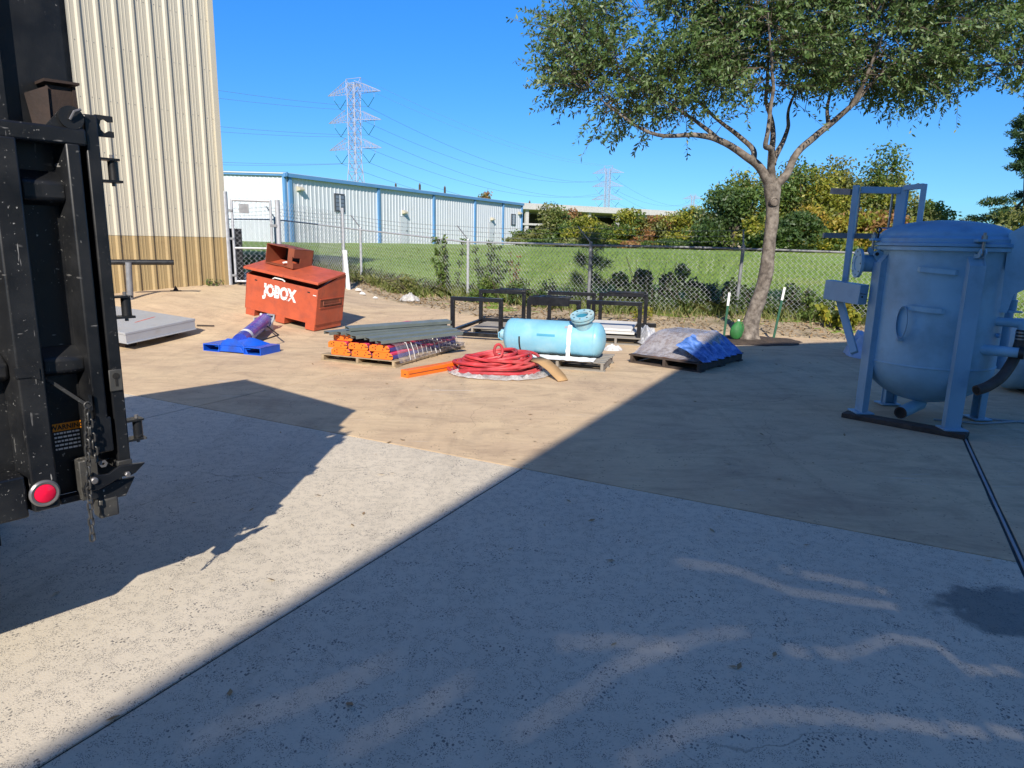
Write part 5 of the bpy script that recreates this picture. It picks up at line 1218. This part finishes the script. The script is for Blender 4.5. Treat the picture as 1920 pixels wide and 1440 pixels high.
part(MB().lathe([(.0, .012), (.05, .012), (.062, .028), (.078, .018), (.085, -.02)], 16, Matrix.Translation(Vector((4.50, 12.30, 2.47)) - TB) @ Vector((.05, -1, .1)).to_track_quat('Z', 'Y').to_matrix().to_4x4()), 'branch_scar', 'bark', trunk)
LIMBS = [
 ([(4.46, 12.42, 2.72), (4.25, 12.35, 2.98), (3.99, 12.25, 3.16), (3.41, 12.05, 3.42), (2.95, 11.9, 3.48), (2.31, 11.75, 3.45), (1.75, 11.7, 3.68), (1.3, 11.7, 4.0)], .095, .010),
 ([(4.05, 12.28, 3.10), (4.10, 12.45, 3.32), (3.91, 12.55, 3.56), (3.56, 12.7, 3.83), (3.07, 12.9, 4.3), (2.5, 13.1, 4.8)], .06, .015),
 ([(3.45, 12.08, 3.40), (3.05, 12.0, 3.66), (2.5, 12.1, 4.0), (1.8, 12.3, 4.5)], .045, .012),
 ([(4.47, 12.42, 2.75), (4.42, 12.35, 3.0), (4.28, 12.1, 3.30), (4.11, 11.9, 3.36), (4.12, 11.8, 3.8), (4.02, 11.6, 4.4), (3.8, 11.4, 5.2)], .075, .015),
 ([(4.47, 12.42, 2.78), (4.45, 12.5, 3.26), (4.44, 12.55, 3.7), (4.30, 12.6, 4.3), (4.3, 12.7, 5.3)], .08, .018),
 ([(4.47, 12.45, 3.1), (4.62, 12.6, 3.42), (4.76, 12.7, 3.75), (4.78, 12.8, 4.1), (5.1, 13, 4.9)], .06, .015),
 ([(4.50, 12.42, 2.72), (4.70, 12.38, 2.95), (4.89, 12.35, 3.36), (5.27, 12.3, 3.71), (5.64, 12.25, 4.07), (5.83, 12.2, 4.33), (6.35, 12.15, 4.84), (7.01, 12.1, 5.27)], .085, .018),
 ([(5.64, 12.25, 4.07), (5.72, 12.0, 4.5), (5.8, 11.8, 5.1)], .05, .012),
 ([(6.0, 12.2, 4.5), (6.7, 12.3, 4.68), (7.6, 12.4, 4.75), (8.5, 12.4, 4.8)], .04, .01),
 ([(5.3, 12.3, 3.73), (5.45, 12.8, 4.2), (5.8, 13.3, 5.0)], .045, .012)]
allp = []
for pts, r0, r1 in LIMBS:
    _, s = limb(pts, r0, r1); allp += s[len(s) // 3:]
LOBES = [((1.6, 12.3, 4.70), (1.1, 1.2, .75)), ((.95, 12.0, 4.55), (.6, .8, .5)), ((1.0, 12.1, 5.2), (.7, .9, .45)), ((1.55, 12.0, 3.98), (.95, .95, .42)), ((3.1, 12.4, 4.85), (1.4, 1.6, .95)), ((2.75, 11.9, 3.98), (1.05, 1.0, .42)), ((4.4, 12.4, 5.3), (1.6, 1.8, 1.05)), ((3.9, 11.8, 4.55), (.9, 1.0, .50)),
         ((4.55, 12.0, 4.25), (.55, .6, .30)), ((6.0, 12.3, 5.15), (1.4, 1.7, .85)), ((5.45, 12.2, 4.65), (.75, .9, .35)), ((7.2, 12.3, 4.95), (1.2, 1.4, .62)), ((6.5, 12.1, 4.5), (.7, .9, .3)), ((8.3, 12.3, 4.85), (1.0, 1.2, .5)), ((9.2, 12.4, 4.9), (.8, 1.1, .5)),
         ((3.0, 12.5, 6.0), (2.0, 2.0, .9)), ((5.6, 12.5, 6.3), (2.4, 2.1, 1.0)), ((7.8, 12.5, 5.9), (1.5, 1.7, .8)), ((2.2, 12.0, 3.5), (.8, .6, .16))]
wts = np.array([a[1][0] * a[1][1] * a[1][2] * (.35 if a[0][2] < 4.0 else 1) for a in LOBES]) ** .82; wts /= wts.sum()
NTW = 11500; lv = []; tw = MB(); PA = np.array([tuple(p) for p in allp])
idx = rng.choice(len(LOBES), NTW, p=wts)
for q in range(NTW):
    c, rad = LOBES[idx[q]]; d = rng.normal(0, 1, 3); d /= np.linalg.norm(d); rr_ = rng.random() ** .45
    p = np.array(c) + d * np.array(rad) * rr_
    if mnoise.noise(Vector(p * 1.25)) + .35 * mnoise.noise(Vector(p * 3.1)) < .0 and rng.random() < .90: continue      # gaps between the boughs
    near = PA[np.argmin(((PA - p) ** 2).sum(1))]
    out = p - near; out /= max(np.linalg.norm(out), .1); tdir = out * .8 + d * np.array([.7, .7, .35]) + np.array([0, 0, .02]) + rng.normal(0, .25, 3); tdir /= np.linalg.norm(tdir)
    Lt = rng.uniform(.28, .62); nl = int(rng.integers(13, 20))
    sag = np.array([0, 0, -1.0]) * Lt * .12
    if q % 2 == 0: tw.tube([Vector(p - tdir * .25), Vector(p), Vector(p + tdir * Lt + sag)], [.007, .005, .002], 3, False)
    for k in range(nl):
        t = (k + 1) / nl; b = p + tdir * Lt * t + sag * t * t
        side = np.cross(tdir, rng.normal(0, 1, 3)); side /= max(np.linalg.norm(side), 1e-3)
        ld_ = tdir * .55 + side * .8 + np.array([0, 0, -.18]); ld_ /= np.linalg.norm(ld_)
        w_ = np.cross(ld_, rng.normal(0, 1, 3)); w_ /= max(np.linalg.norm(w_), 1e-3)
        l_ = rng.uniform(.065, .115); ww = l_ * rng.uniform(.15, .20)
        lv += [b, b + ld_ * l_ * .45 + w_ * ww, b + ld_ * l_, b + ld_ * l_ * .45 - w_ * ww]
lv = np.array(lv) - np.array(TB)
flatmesh('crown', lv, np.arange(len(lv)).reshape(-1, 4), M['oakleaf'], tree, 'stuff')
tw.v = [(a - TB.x, b - TB.y, c) for a, b, c in tw.v]
part(tw, 'twigs', 'twig', tree, kind='stuff', fix=False)
for (x, y, h_, tilt, lab) in ((3.92, 12.62, .86, .05, 'green steel fence post with white tip at the left of the oak'), (4.86, 12.66, .98, .14, 'green steel fence post with grey white tip at the right of the oak')):
    tpz = thing('stake_post', lab, 'post', (x, y, G(x, y)), (0, tilt, .3), 'green steel stakes beside the oak')
    def tee(z0, z1): return MB().prism([(-.024, 0), (.024, 0), (.024, .006), (.004, .006), (.004, .035), (-.004, .035), (-.004, .006), (-.024, .006)], (0, 0, z0), (1, 0, 0), (0, 1, 0), z1 - z0)
    part(tee(-.1, h_ - .24), 'post_shaft', 'greenpost', tpz); part(tee(h_ - .24, h_), 'post_tip', 'postwhite', tpz)
gb_ = thing('green_bag', 'green bag slumped against the left side of the oak trunk', 'bag', (4.02, 12.28, .06)); gb_.scale = (.78, .78, .74)
part(MB().lathe([(0, 0), (.08, .0), (.135, .06), (.15, .16), (.135, .27), (.09, .36), (.045, .41), (.03, .43), (0, .43)], 24, Matrix.Rotation(R(6), 4, 'Y') @ Matrix.Diagonal((1, .8, 1, 1))), 'bag_body', 'greenbag', gb_)
part(MB().tube([(.03, 0, .42), (.12, -.02, .40), (.17, -.02, .30), (.16, -.04, .18)], .012, 8), 'bag_strap', 'greenbag', gb_)
part(MB().tube([(.045, 0, .43), (.05, 0, .47)], .028, 10), 'bag_cap', 'postwhite', gb_)

# ================================================================== VEGETATION
def leafcloud(lobes, n, size, asp=.5, shell=.5, droop=0, wavy=1.0, gap=-.25, gapf=.8):
    w = np.array([a[1][0] * a[1][1] * a[1][2] for a in lobes]) ** .75; w /= w.sum(); out = []
    for q in rng.choice(len(lobes), n, p=w):
        c, rad = lobes[q]; d = rng.normal(0, 1, 3); d /= np.linalg.norm(d)
        k = 1 + .30 * wavy * mnoise.noise(Vector(d * 2.2 + np.array([q * 3.7, 0, 0]))) + .18 * wavy * mnoise.noise(Vector(d * 6 + np.array([0, q * 1.9, 0])))
        p = np.array(c) + d * np.array(rad) * (rng.random() ** shell) * k
        if mnoise.noise(Vector(p * gapf)) < gap and rng.random() < .8: continue
        a = rng.normal(0, 1, 3) + d * .6; a /= np.linalg.norm(a); b = np.cross(a, rng.normal(0, 1, 3)); b /= max(np.linalg.norm(b), 1e-3)
        s = size * rng.uniform(.55, 1.4); a = np.cross(b, a) if rng.random() < .5 else a; a[2] -= droop
        out += [p - a * s * .5, p + b * s * asp * .5, p + a * s * .5, p - b * s * asp * .5]
    return np.array(out)
FM = {
 'green': leaf_mat('green_foliage', (.065, .12, .022), (.11, .175, .035), (.20, .245, .055), .5, .28),
 'dkgreen': leaf_mat('dark_foliage', (.032, .065, .017), (.06, .11, .028), (.11, .155, .045), .5, .2),
 'yellow': leaf_mat('yellow_green_foliage', (.19, .225, .03), (.30, .30, .035), (.44, .34, .045), .5, .32),
 'gold': leaf_mat('golden_foliage', (.33, .27, .035), (.42, .32, .04), (.46, .27, .06), .5, .32),
 'rust': leaf_mat('russet_foliage', (.25, .11, .045), (.34, .165, .06), (.36, .25, .09), .6, .28),
 'olive': leaf_mat('olive_foliage', (.12, .145, .035), (.19, .20, .055), (.27, .25, .09), .55, .28),
 'pine': leaf_mat('pine_needles', (.020, .05, .014), (.04, .085, .024), (.07, .115, .034), .5, .1),
}
def bgtree(name, label, x, y, zb, lobes, mats, n, size, cat='tree', group='trees along the far side of the field', stems=5, trunk_r=.12, **kw):
    r = thing(name, label, cat, (x, y, zb), group=group)
    if not isinstance(mats, (list, tuple)): mats = [mats]
    for k, mt in enumerate(mats):
        lb_ = lobes[k::len(mats)] or lobes
        lv_ = leafcloud(lb_, n // len(mats), size, **kw)
        o = flatmesh('crown', lv_, np.arange(len(lv_)).reshape(-1, 4), FM[mt], r, 'stuff')
    m = MB(); top = max(c[2] for c, _ in lobes); tr2 = random.Random(int(x * 100) + int(y * 7))
    m.tube([(0, 0, -.3), (tr2.uniform(-.1, .1), 0, top * .4), (tr2.uniform(-.2, .2), 0, top * .8)], [trunk_r, trunk_r * .8, trunk_r * .4], 7)
    for k in range(stems):
        c = lobes[tr2.randrange(len(lobes))][0]; m.tube([(0, 0, top * tr2.uniform(.1, .4)), (c[0] * .6, c[1] * .6, c[2] * .75), (c[0] * 1.05, c[1] * 1.05, c[2] * 1.1)], [trunk_r * .55, trunk_r * .4, trunk_r * .15], 5)
    part(m, 'trunk', 'bark2', r, fix=False)
    return r
def at(px, py, y):      # photograph direction to a point of the place at distance y
    a = (px - 960) / 1280; 
    d = cam.matrix_world.to_3x3() @ Vector((a, (720 - py) / 1280, -1)); t = y / d.y; return Vector((d.x * t, y, 1.7 + d.z * t))
def bush_lobes(w, h, n, seed, low=True):
    q = random.Random(seed); L_ = []
    for k in range(n):
        t = k / max(n - 1, 1); z = h * (.18 + .62 * q.random()); ww = w * (.5 - .28 * (z / h))
        L_.append(((q.uniform(-ww, ww), q.uniform(-ww * .6, ww * .6), z), (w * q.uniform(.20, .33), w * q.uniform(.18, .28), h * q.uniform(.15, .26))))
    for k in range(3): L_.append((((k - 1) * w * .3, -.2, h * .16), (w * .22, w * .2, h * .17)))
    return L_
# hedge of small trees beyond the field: (px centre, top py, distance, width, colours, words)
HEDGE = [
 (1003, 430, 66, 3.6, ['green', 'olive'], 'low olive green bush next to the end of the white warehouse'),
 (1038, 374, 66, 3.2, ['olive', 'green'], 'thin grey green sapling rising above the hedge before the open shed'),
 (1066, 396, 68, 2.8, ['rust', 'olive'], 'orange brown sapling above the hedge at the open end of the shed'),
 (1098, 408, 62, 3.6, ['green', 'yellow'], 'bright green bush in the hedge behind the pine sapling'),
 (1130, 420, 64, 3.0, ['olive', 'rust'], 'brownish bush between two brighter bushes in the far hedge'),
 (1166, 388, 62, 3.8, ['yellow', 'green', 'gold'], 'yellow green tree with a golden patch in the far hedge'),
 (1196, 405, 64, 2.6, ['yellow', 'olive'], 'slender yellow green bush left of the russet tree'),
 (1216, 394, 61, 2.8, ['rust', 'rust', 'olive'], 'russet red tree in the middle of the far hedge'),
 (1254, 400, 63, 2.8, ['rust', 'yellow'], 'second russet bush with yellow lower leaves beside the russet tree'),
 (1282, 384, 60, 4.2, ['yellow', 'yellow', 'green'], 'rounded lime yellow tree left of the tall dark green trees'),
 (1325, 398, 60, 3.0, ['olive', 'yellow'], 'small olive tree directly right of the lime yellow tree'),
]
for i, (px, top, d, w, mats, lab) in enumerate(HEDGE):
    b = at(px, 470, d); zb = T(b.x, d); h = at(px, top, d).z - zb
    bgtree('hedge_tree', lab, b.x, d, zb, bush_lobes(w * 1.18, h * 1.06, 12, 40 + i), mats, 5600, .27, stems=6, trunk_r=.07)
for i, (px, top, d, w, mats, lab) in enumerate([(1020, 447, 58, 4.5, ['green', 'dkgreen'], 'low dark undergrowth at the left end of the hedge'), (1080, 445, 57, 4.5, ['green', 'olive'], 'low green undergrowth below the orange brown sapling'), (1140, 446, 57, 4.2, ['dkgreen', 'yellow'], 'low dark undergrowth below the golden patch'),
        (1200, 448, 57, 4.0, ['green', 'rust'], 'low mixed undergrowth at the foot of the russet tree'), (1262, 446, 56, 4.0, ['green', 'dkgreen'], 'low dark undergrowth below the lime yellow tree'), (1330, 440, 56, 4.4, ['dkgreen', 'green'], 'low dark undergrowth left of the oak trunk')]):
    b = at(px, 470, d); zb = T(b.x, d); h = at(px, top, d).z - zb
    bgtree('hedge_bush', lab, b.x, d, zb, bush_lobes(w, h, 7, 70 + i), mats, 2600, .25, 'bush', 'undergrowth along the far hedge', stems=2, trunk_r=.05)
# larger trees behind the oak
BIG = [
 (1372, 345, 54, 5.2, ['green', 'dkgreen'], 'dense dark green tree left of the oak trunk'),
 (1405, 318, 56, 4.6, ['olive', 'green', 'yellow'], 'tall olive tree with light top just left of the oak trunk'),
 (1435, 400, 50, 3.2, ['yellow', 'green'], 'low bright green bush with orange tint beside the oak trunk'),
 (1500, 305, 56, 5.0, ['green', 'yellow', 'olive'], 'tall green tree right of the oak fork'),
 (1478, 400, 48, 3.6, ['dkgreen', 'dkgreen', 'green'], 'very dark rounded evergreen bush right of the oak trunk'),
 (1515, 385, 51, 3.4, ['gold', 'yellow'], 'golden yellow bush above the dark evergreen'),
 (1560, 290, 57, 5.4, ['olive', 'yellow', 'olive'], 'tall pale olive tree in the middle behind the tank frame'),
 (1618, 272, 58, 5.2, ['olive', 'green', 'yellow'], 'tallest loose crowned tree against the sky left of the gap'),
 (1590, 390, 50, 4.2, ['yellow', 'rust', 'gold'], 'yellow and orange bush seen left of the tank guard frame'),
 (1545, 430, 49, 4.0, ['yellow', 'green'], 'low bright lime bush at the field edge right of the oak'),
 (1650, 400, 50, 4.4, ['yellow', 'olive', 'rust'], 'yellow olive bush seen through the tank guard frame'),
 (1730, 375, 55, 4.4, ['green', 'olive'], 'small green tree with loose top right of the guard frame'),
 (1462, 300, 60, 5.2, ['olive', 'yellow'], 'tall olive tree directly behind the fork of the oak'),
 (1535, 330, 60, 5.0, ['yellow', 'olive', 'green'], 'bright yellow olive tree behind the golden bush'),
 (1655, 330, 60, 4.6, ['olive', 'yellow'], 'thin olive tree behind the tank guard frame'),
 (1800, 412, 60, 4.6, ['olive', 'rust'], 'low brownish bush just above the tank lid'),
]
for i, (px, top, d, w, mats, lab) in enumerate(BIG):
    b = at(px, 480, d); zb = T(b.x, d); h = at(px, top, d).z - zb
    bgtree('broadleaf_tree', lab, b.x, d, zb, bush_lobes(w * 1.12, h * 1.05, 17, 110 + i), mats, 10500, .28, stems=9, trunk_r=.12, gap=-.2, gapf=.6)
# pine at the right edge
b = at(1905, 470, 46); zb = T(b.x, 46); q = random.Random(9); Lp = []
for k in range(85):
    z = 1.8 + 8.6 * q.random(); r = (11.2 - z) / 9.0 * 3.0 + .3; a = q.uniform(0, 2 * PI); rr_ = r * q.uniform(.25, 1)
    Lp.append(((rr_ * math.cos(a), rr_ * math.sin(a), z), (.85, .85, .30)))
bgtree('pine_tree', 'dark tall pine at the right edge of the picture', b.x + .3, 46, zb, Lp, 'pine', 26000, .34, group=None, asp=.2, trunk_r=.2, stems=26, gap=-.3)
b = at(1915, 480, 42); bgtree('broadleaf_tree', 'pale olive tree standing in front of the dark pine', b.x + .2, 42, T(b.x, 42), bush_lobes(4.6, 4.0, 11, 77), ['olive', 'green'], 3800, .26, stems=9)
for px, top, d, w, lab in ((914, 354, 120, 3.0, 'bare reddish tree top showing above the warehouse roof'), (858, 366, 125, 2.2, 'small dark tree top above the middle of the warehouse roof'), (955, 377, 128, 3.4, 'low green tree top above the far end of the warehouse roof')):
    b = at(px, 460, d); h = at(px, top, d).z - 1.2
    bgtree('distant_tree', lab, b.x, d, 1.2, [((q.uniform(-w / 2, w / 2), q.uniform(-1, 1), h * q.uniform(.72, .95)), (w * .25, w * .25, h * .06)) for _ in range(9)], ['rust', 'olive'] if px == 914 else ['olive', 'green'], 900, .4, stems=8, group='tree tops above the warehouse')
# plants at the fence
def weedplant(label, x, y, h, w, mt, n, size, name='shrub', **kw):
    q = random.Random(int(x * 50) + 7); z = T(x, y); r = thing(name, label, 'shrub', (x, y, z), group='shrubs growing at the fence'); m = MB(); L_ = []
    for k in range(max(5, int(w * 9))):
        tp = Vector((q.uniform(-w / 2, w / 2), q.uniform(-.3, .3), h * q.uniform(.5, 1))); bs = Vector((tp.x * .35, tp.y * .3, 0)); mid = bs.lerp(tp, .5) + Vector((q.uniform(-.08, .08), 0, .05))
        m.tube([bs, mid, tp], [.012, .008, .004], 4)
        for f in (.4, .6, .8, 1.0): L_.append((tuple(bs.lerp(tp, f)), (.10, .10, .11)))
    part(m, 'stems', 'twig', r, fix=False)
    if mt == 'dkgreen' or w > 1.4:
        L_ = []
        for _ in range(int(w * 11)):
            x_ = q.uniform(-w * .48, w * .48); hm = h * (.35 + .65 * abs(math.sin(x_ * 4.1 + h * 9)))
            L_.append(((x_, q.uniform(-.2, .2), hm * q.uniform(.12, .86)), (q.uniform(.12, .24), .18, q.uniform(.12, .26))))
    lv_ = leafcloud(L_, n, size, shell=.6, gap=-.6, **kw); flatmesh('leaves', lv_, np.arange(len(lv_)).reshape(-1, 4), FM[mt], r, 'stuff'); return r
weedplant('leafy dark sapling growing through the fence left of the middle post', -1.75, 18.95, 1.55, .95, 'green', 900, .10)
weedplant('green shrub leaning right of the middle fence post', -.62, 18.15, 1.50, 1.2, 'green', 1000, .10)
weedplant('orange leaved thin shrub right of the middle fence post', .05, 17.9, 1.35, .3, 'rust', 160, .08)
weedplant('broad low dark weeds at the fence behind the left black stand', -.2, 17.1, .75, 1.9, 'green', 1500, .09)
weedplant('low olive weeds at the fence behind the plastic bag', -2.6, 19.0, .7, 2.2, 'olive', 1300, .08)
weedplant('low weeds at the fence foot behind the tool chest', -4.0, 19.9, .45, 1.8, 'olive', 900, .07)
weedplant('low dark weeds at the foot of the pine sapling', 1.0, 16.5, .62, 2.2, 'dkgreen', 2200, .08)
weedplant('low leafy scrub between the pine sapling and the vine bush', 2.3, 16.1, .55, 1.6, 'green', 1600, .08)
weedplant('dry olive scrub right of the orange leaved shrub', .2, 17.6, .6, 2.0, 'olive', 1700, .08)
weedplant('large dark tangled vine bush in the fence left of the oak', 3.15, 15.95, 1.30, 1.5, 'dkgreen', 5200, .11, asp=.7)
weedplant('trailing dark vine right of the large vine bush', 4.15, 15.75, .85, 1.7, 'dkgreen', 3600, .09, asp=.7)
weedplant('low leafy vine on the fence behind the left green post', 5.0, 15.8, .78, 1.6, 'dkgreen', 2400, .085, asp=.7)
weedplant('dark leafy vine on the fence right of the oak trunk', 5.9, 15.5, .78, 1.8, 'dkgreen', 3600, .09, asp=.7)
weedplant('low leafy vine on the fence left of the tank', 6.9, 15.0, .66, 1.5, 'green', 1600, .09, asp=.7)
weedplant('bright green weed at the fence foot beside the tank leg', 6.65, 13.9, .55, .75, 'yellow', 700, .12, asp=.7)
weedplant('small tuft of green weeds before the fence left of the vine bush', 2.75, 14.75, .32, .6, 'yellow', 300, .06)
weedplant('weeds at the fence foot far right beyond the tank', 8.6, 14.6, .7, 2.0, 'green', 1600, .09)
for k, (x, y) in enumerate(((-6.7, 15.0), (-6.45, 14.95))): weedplant(['small weed sprouting at the foot of the cream wall', 'second small weed sprouting nearest the gate'][k], x, y, .13, .25, 'green', 80, .05)
# young pine by a fence post
ps = thing('pine_sapling', 'young long needled pine sapling standing beside a fence post', 'sapling', (1.88, 16.9, T(1.88, 16.9)))
m = MB(); m.tube([(0, 0, -.05), (.02, 0, .7), (0, 0, 1.75)], [.025, .02, .008], 7); tips = []
for k in range(15):
    z = .35 + .95 * (k // 5) / 2 + .04 * (k % 5); a = k * 2.51; r = .50 * (1 - .22 * (k // 5))
    e_ = Vector((r * math.cos(a), r * math.sin(a), z + .24)); m.tube([(0, 0, z), e_ * .55 + Vector((0, 0, z * .45 - .03)), e_], [.010, .008, .005], 5); tips += [e_, e_ * .8 + Vector((0, 0, z * .2)), e_ * .6 + Vector((0, 0, z * .4))]
tips += [Vector((0, 0, 1.75)), Vector((.02, 0, 1.6)), Vector((-.02, .02, 1.45))]
part(m, 'stem', 'bark2', ps, fix=False); ndl = []
for tpv in tips:
    for k in range(64):
        d = rng.normal(0, 1, 3); d[2] += .5; d /= np.linalg.norm(d); s = np.cross(d, rng.normal(0, 1, 3)); s /= np.linalg.norm(s); b_ = np.array(tpv); l_ = rng.uniform(.15, .26)
        ndl += [b_ - s * .003, b_ + d * l_ * .5 + s * .005, b_ + d * l_, b_ + d * l_ * .5 - s * .005]
ndl = np.array(ndl); flatmesh('needles', ndl, np.arange(len(ndl)).reshape(-1, 4), FM['pine'], ps, 'stuff')

# ================================================================== PYLONS, WIRES AND POLES
LD = Vector((.4617, .887, 0)); AD = Vector((.887, -.4617, 0))
def pylon(label, x, y, h, zb=1, k_=1.0):
    p = thing('transmission_tower', label, 'pylon', (x, y, zb), group='steel pylons of the power line'); b = .145 * k_
    W_ = [(0, 8.0), (.28 * h, 4.8), (.50 * h, 3.1), (.98 * h, 3.1)]
    def wat(z):
        for (z0, w0), (z1, w1) in zip(W_, W_[1:]):
            if z <= z1: return w0 + (w1 - w0) * (z - z0) / (z1 - z0)
        return W_[-1][1]
    def cr(z, i): w = wat(z) / 2; sx, sy = ((-1, -1), (1, -1), (1, 1), (-1, 1))[i]; return AD * (w * sx) + LD * (w * sy) + Vector((0, 0, z))
    m = MB(); zs = [0]
    while zs[-1] < .97 * h: zs.append(min(zs[-1] + wat(zs[-1]) * 1.0, .98 * h))
    for i in range(4):
        for z0, z1 in zip(zs, zs[1:]):
            m.bar(cr(z0, i), cr(z1, i), b * 1.5, b * 1.5); k2 = (i + 1) % 4
            m.bar(cr(z0, i), cr(z1, k2), b * .8, b * .8); m.bar(cr(z0, k2), cr(z1, i), b * .8, b * .8); m.bar(cr(z1, i), cr(z1, k2), b * .7, b * .7)
    part(m, 'mast', 'pylon', p, smooth=False, fix=False)
    m = MB(); tz = .98 * h
    for s in (-1, 1):
        for l in (-1, 1): m.bar(AD * (s * 2.0) + LD * (l * 2) + Vector((0, 0, tz - 2.6)), AD * (s * 3.2) + Vector((0, 0, h + .6)), b, b)
    m.bar(AD * -3.2 + Vector((0, 0, h + .6)), AD * 3.2 + Vector((0, 0, h + .6)), b, b); part(m, 'peak', 'pylon', p, smooth=False)
    for zf in (.925, .755, .585):
        z = h * zf
        for s in (-1, 1):
            m = MB(); tip = AD * (s * 11.6) + Vector((0, 0, z - .3))
            for l in (-1, 1):
                a0, a1 = AD * (s * 2) + LD * (l * 2) + Vector((0, 0, z)), AD * (s * 2) + LD * (l * 2) + Vector((0, 0, z + 3.4))
                m.bar(a0, tip, b, b); m.bar(a1, tip, b, b)
                for f in (.15, .3, .45, .6, .75): m.bar(a0.lerp(tip, f), a1.lerp(tip, f + .06), b * .6, b * .6); m.bar(a0.lerp(tip, f), a1.lerp(tip, f - .08), b * .6, b * .6)
            arm = part(m, 'cross_arm', 'pylon', p, smooth=False, fix=False)
            hang = AD * (s * 6.2) + Vector((0, 0, z - 5.0))
            for q_ in (3.4, 8.8): part(MB().tube([AD * (s * q_) + Vector((0, 0, z - 2.0 if q_ > 5 and s < 0 or q_ < 5 and s > 0 else z - 2.0)), hang], b * .75, 6), 'insulator', 'glassgreen', arm)
            for q_ in (3.4, 8.8): part(MB().tube([AD * (s * q_) + Vector((0, 0, z - .2)), AD * (s * q_) + Vector((0, 0, z - 2.0))], b * .3, 4), 'hanger', 'pylon', arm)
    return p
PY = [(-56.5, 250.), (64.5, 500.), (200.4, 800.)]
H1 = at(667, 147, 250).z - 1.6; H2 = at(1141, 311, 500).z - 1.6; H3 = at(1300, 364, 800).z - 1.6
pylon('nearest lattice pylon rising behind the white warehouse', *PY[0], H1); pylon('second smaller lattice pylon above the open shed', *PY[1], H2, 1, 1.2); pylon('faint farthest lattice pylon left of the tall trees', *PY[2], H3, 1, 1.3)
P0 = (PY[0][0] - 128, PY[0][1] - 246.)
def span(a, b, za, zb, sag, r, n=28):
    return MB().tube([Vector((a[0], a[1], za)).lerp(Vector((b[0], b[1], zb)), t) - Vector((0, 0, sag * 4 * t * (1 - t))) for t in [k / n for k in range(n + 1)]], r, 4)
words = ['upper', 'middle', 'lower']
for lev, zf in enumerate((.925, .755, .585)):
    for s in (-1, 1):
        o = AD * (s * 6.2); z1, z2, z3 = 1 + H1 * zf - 5, 1 + H2 * zf - 5, 1 + H3 * zf - 5
        sd = ['left', 'right'][s > 0]
        sp1 = [(P0[0] + o.x, P0[1] + o.y), (PY[0][0] + o.x, PY[0][1] + o.y), (PY[1][0] + o.x, PY[1][1] + o.y), (PY[2][0] + o.x, PY[2][1] + o.y)]
        w = thing('power_line', '%s %s conductor of the power line strung between the pylons' % (words[lev], sd), 'power line', (0, 0, 0), group='conductors of the power line')
        part(span(sp1[0], sp1[1], z1 + 1, z1, 9.5, .038), 'conductor', 'wire_hazed', w, fix=False); part(span(sp1[1], sp1[2], z1, z2, 9.5, .05), 'conductor', 'wire_hazed', w, fix=False); part(span(sp1[2], sp1[3], z2, z3, 9, .06), 'conductor', 'wire_hazed', w, fix=False)
for s in (-1, 1):
    o = AD * (s * 3.2); w = thing('power_line', 'thin %s earth wire strung between the pylon peaks' % ['left', 'right'][s > 0], 'power line', (0, 0, 0), group='conductors of the power line')
    part(span((PY[0][0] + o.x, PY[0][1] + o.y), (PY[1][0] + o.x, PY[1][1] + o.y), 1.6 + H1, 1.6 + H2, 6, .03), 'conductor', 'pylon', w, fix=False)
for px, top, d, lab in ((787, 346, 130, 'thin dark pole standing up behind the middle of the warehouse roof'), (834, 351, 135, 'second thin dark pole right of the first above the warehouse roof'), (993, 378, 160, 'tiny dark pole at the left end of the open shed roof'), (742, 345, 150, 'thin distant pole just right of the near pylon')):
    b = at(px, top, d); zb = 1.2
    p = thing('utility_pole', lab, 'pole', (b.x, d, zb), group='poles behind the warehouse')
    part(MB().tube([(0, 0, 0), (0, 0, b.z - zb)], [.26, .20], 8), 'pole_shaft', 'wood_dark', p)
    part(MB().tube([(0, 0, b.z - zb - .02), (0, 0, b.z - zb + .25)], .12, 8), 'pole_cap', 'galv_dark', p)
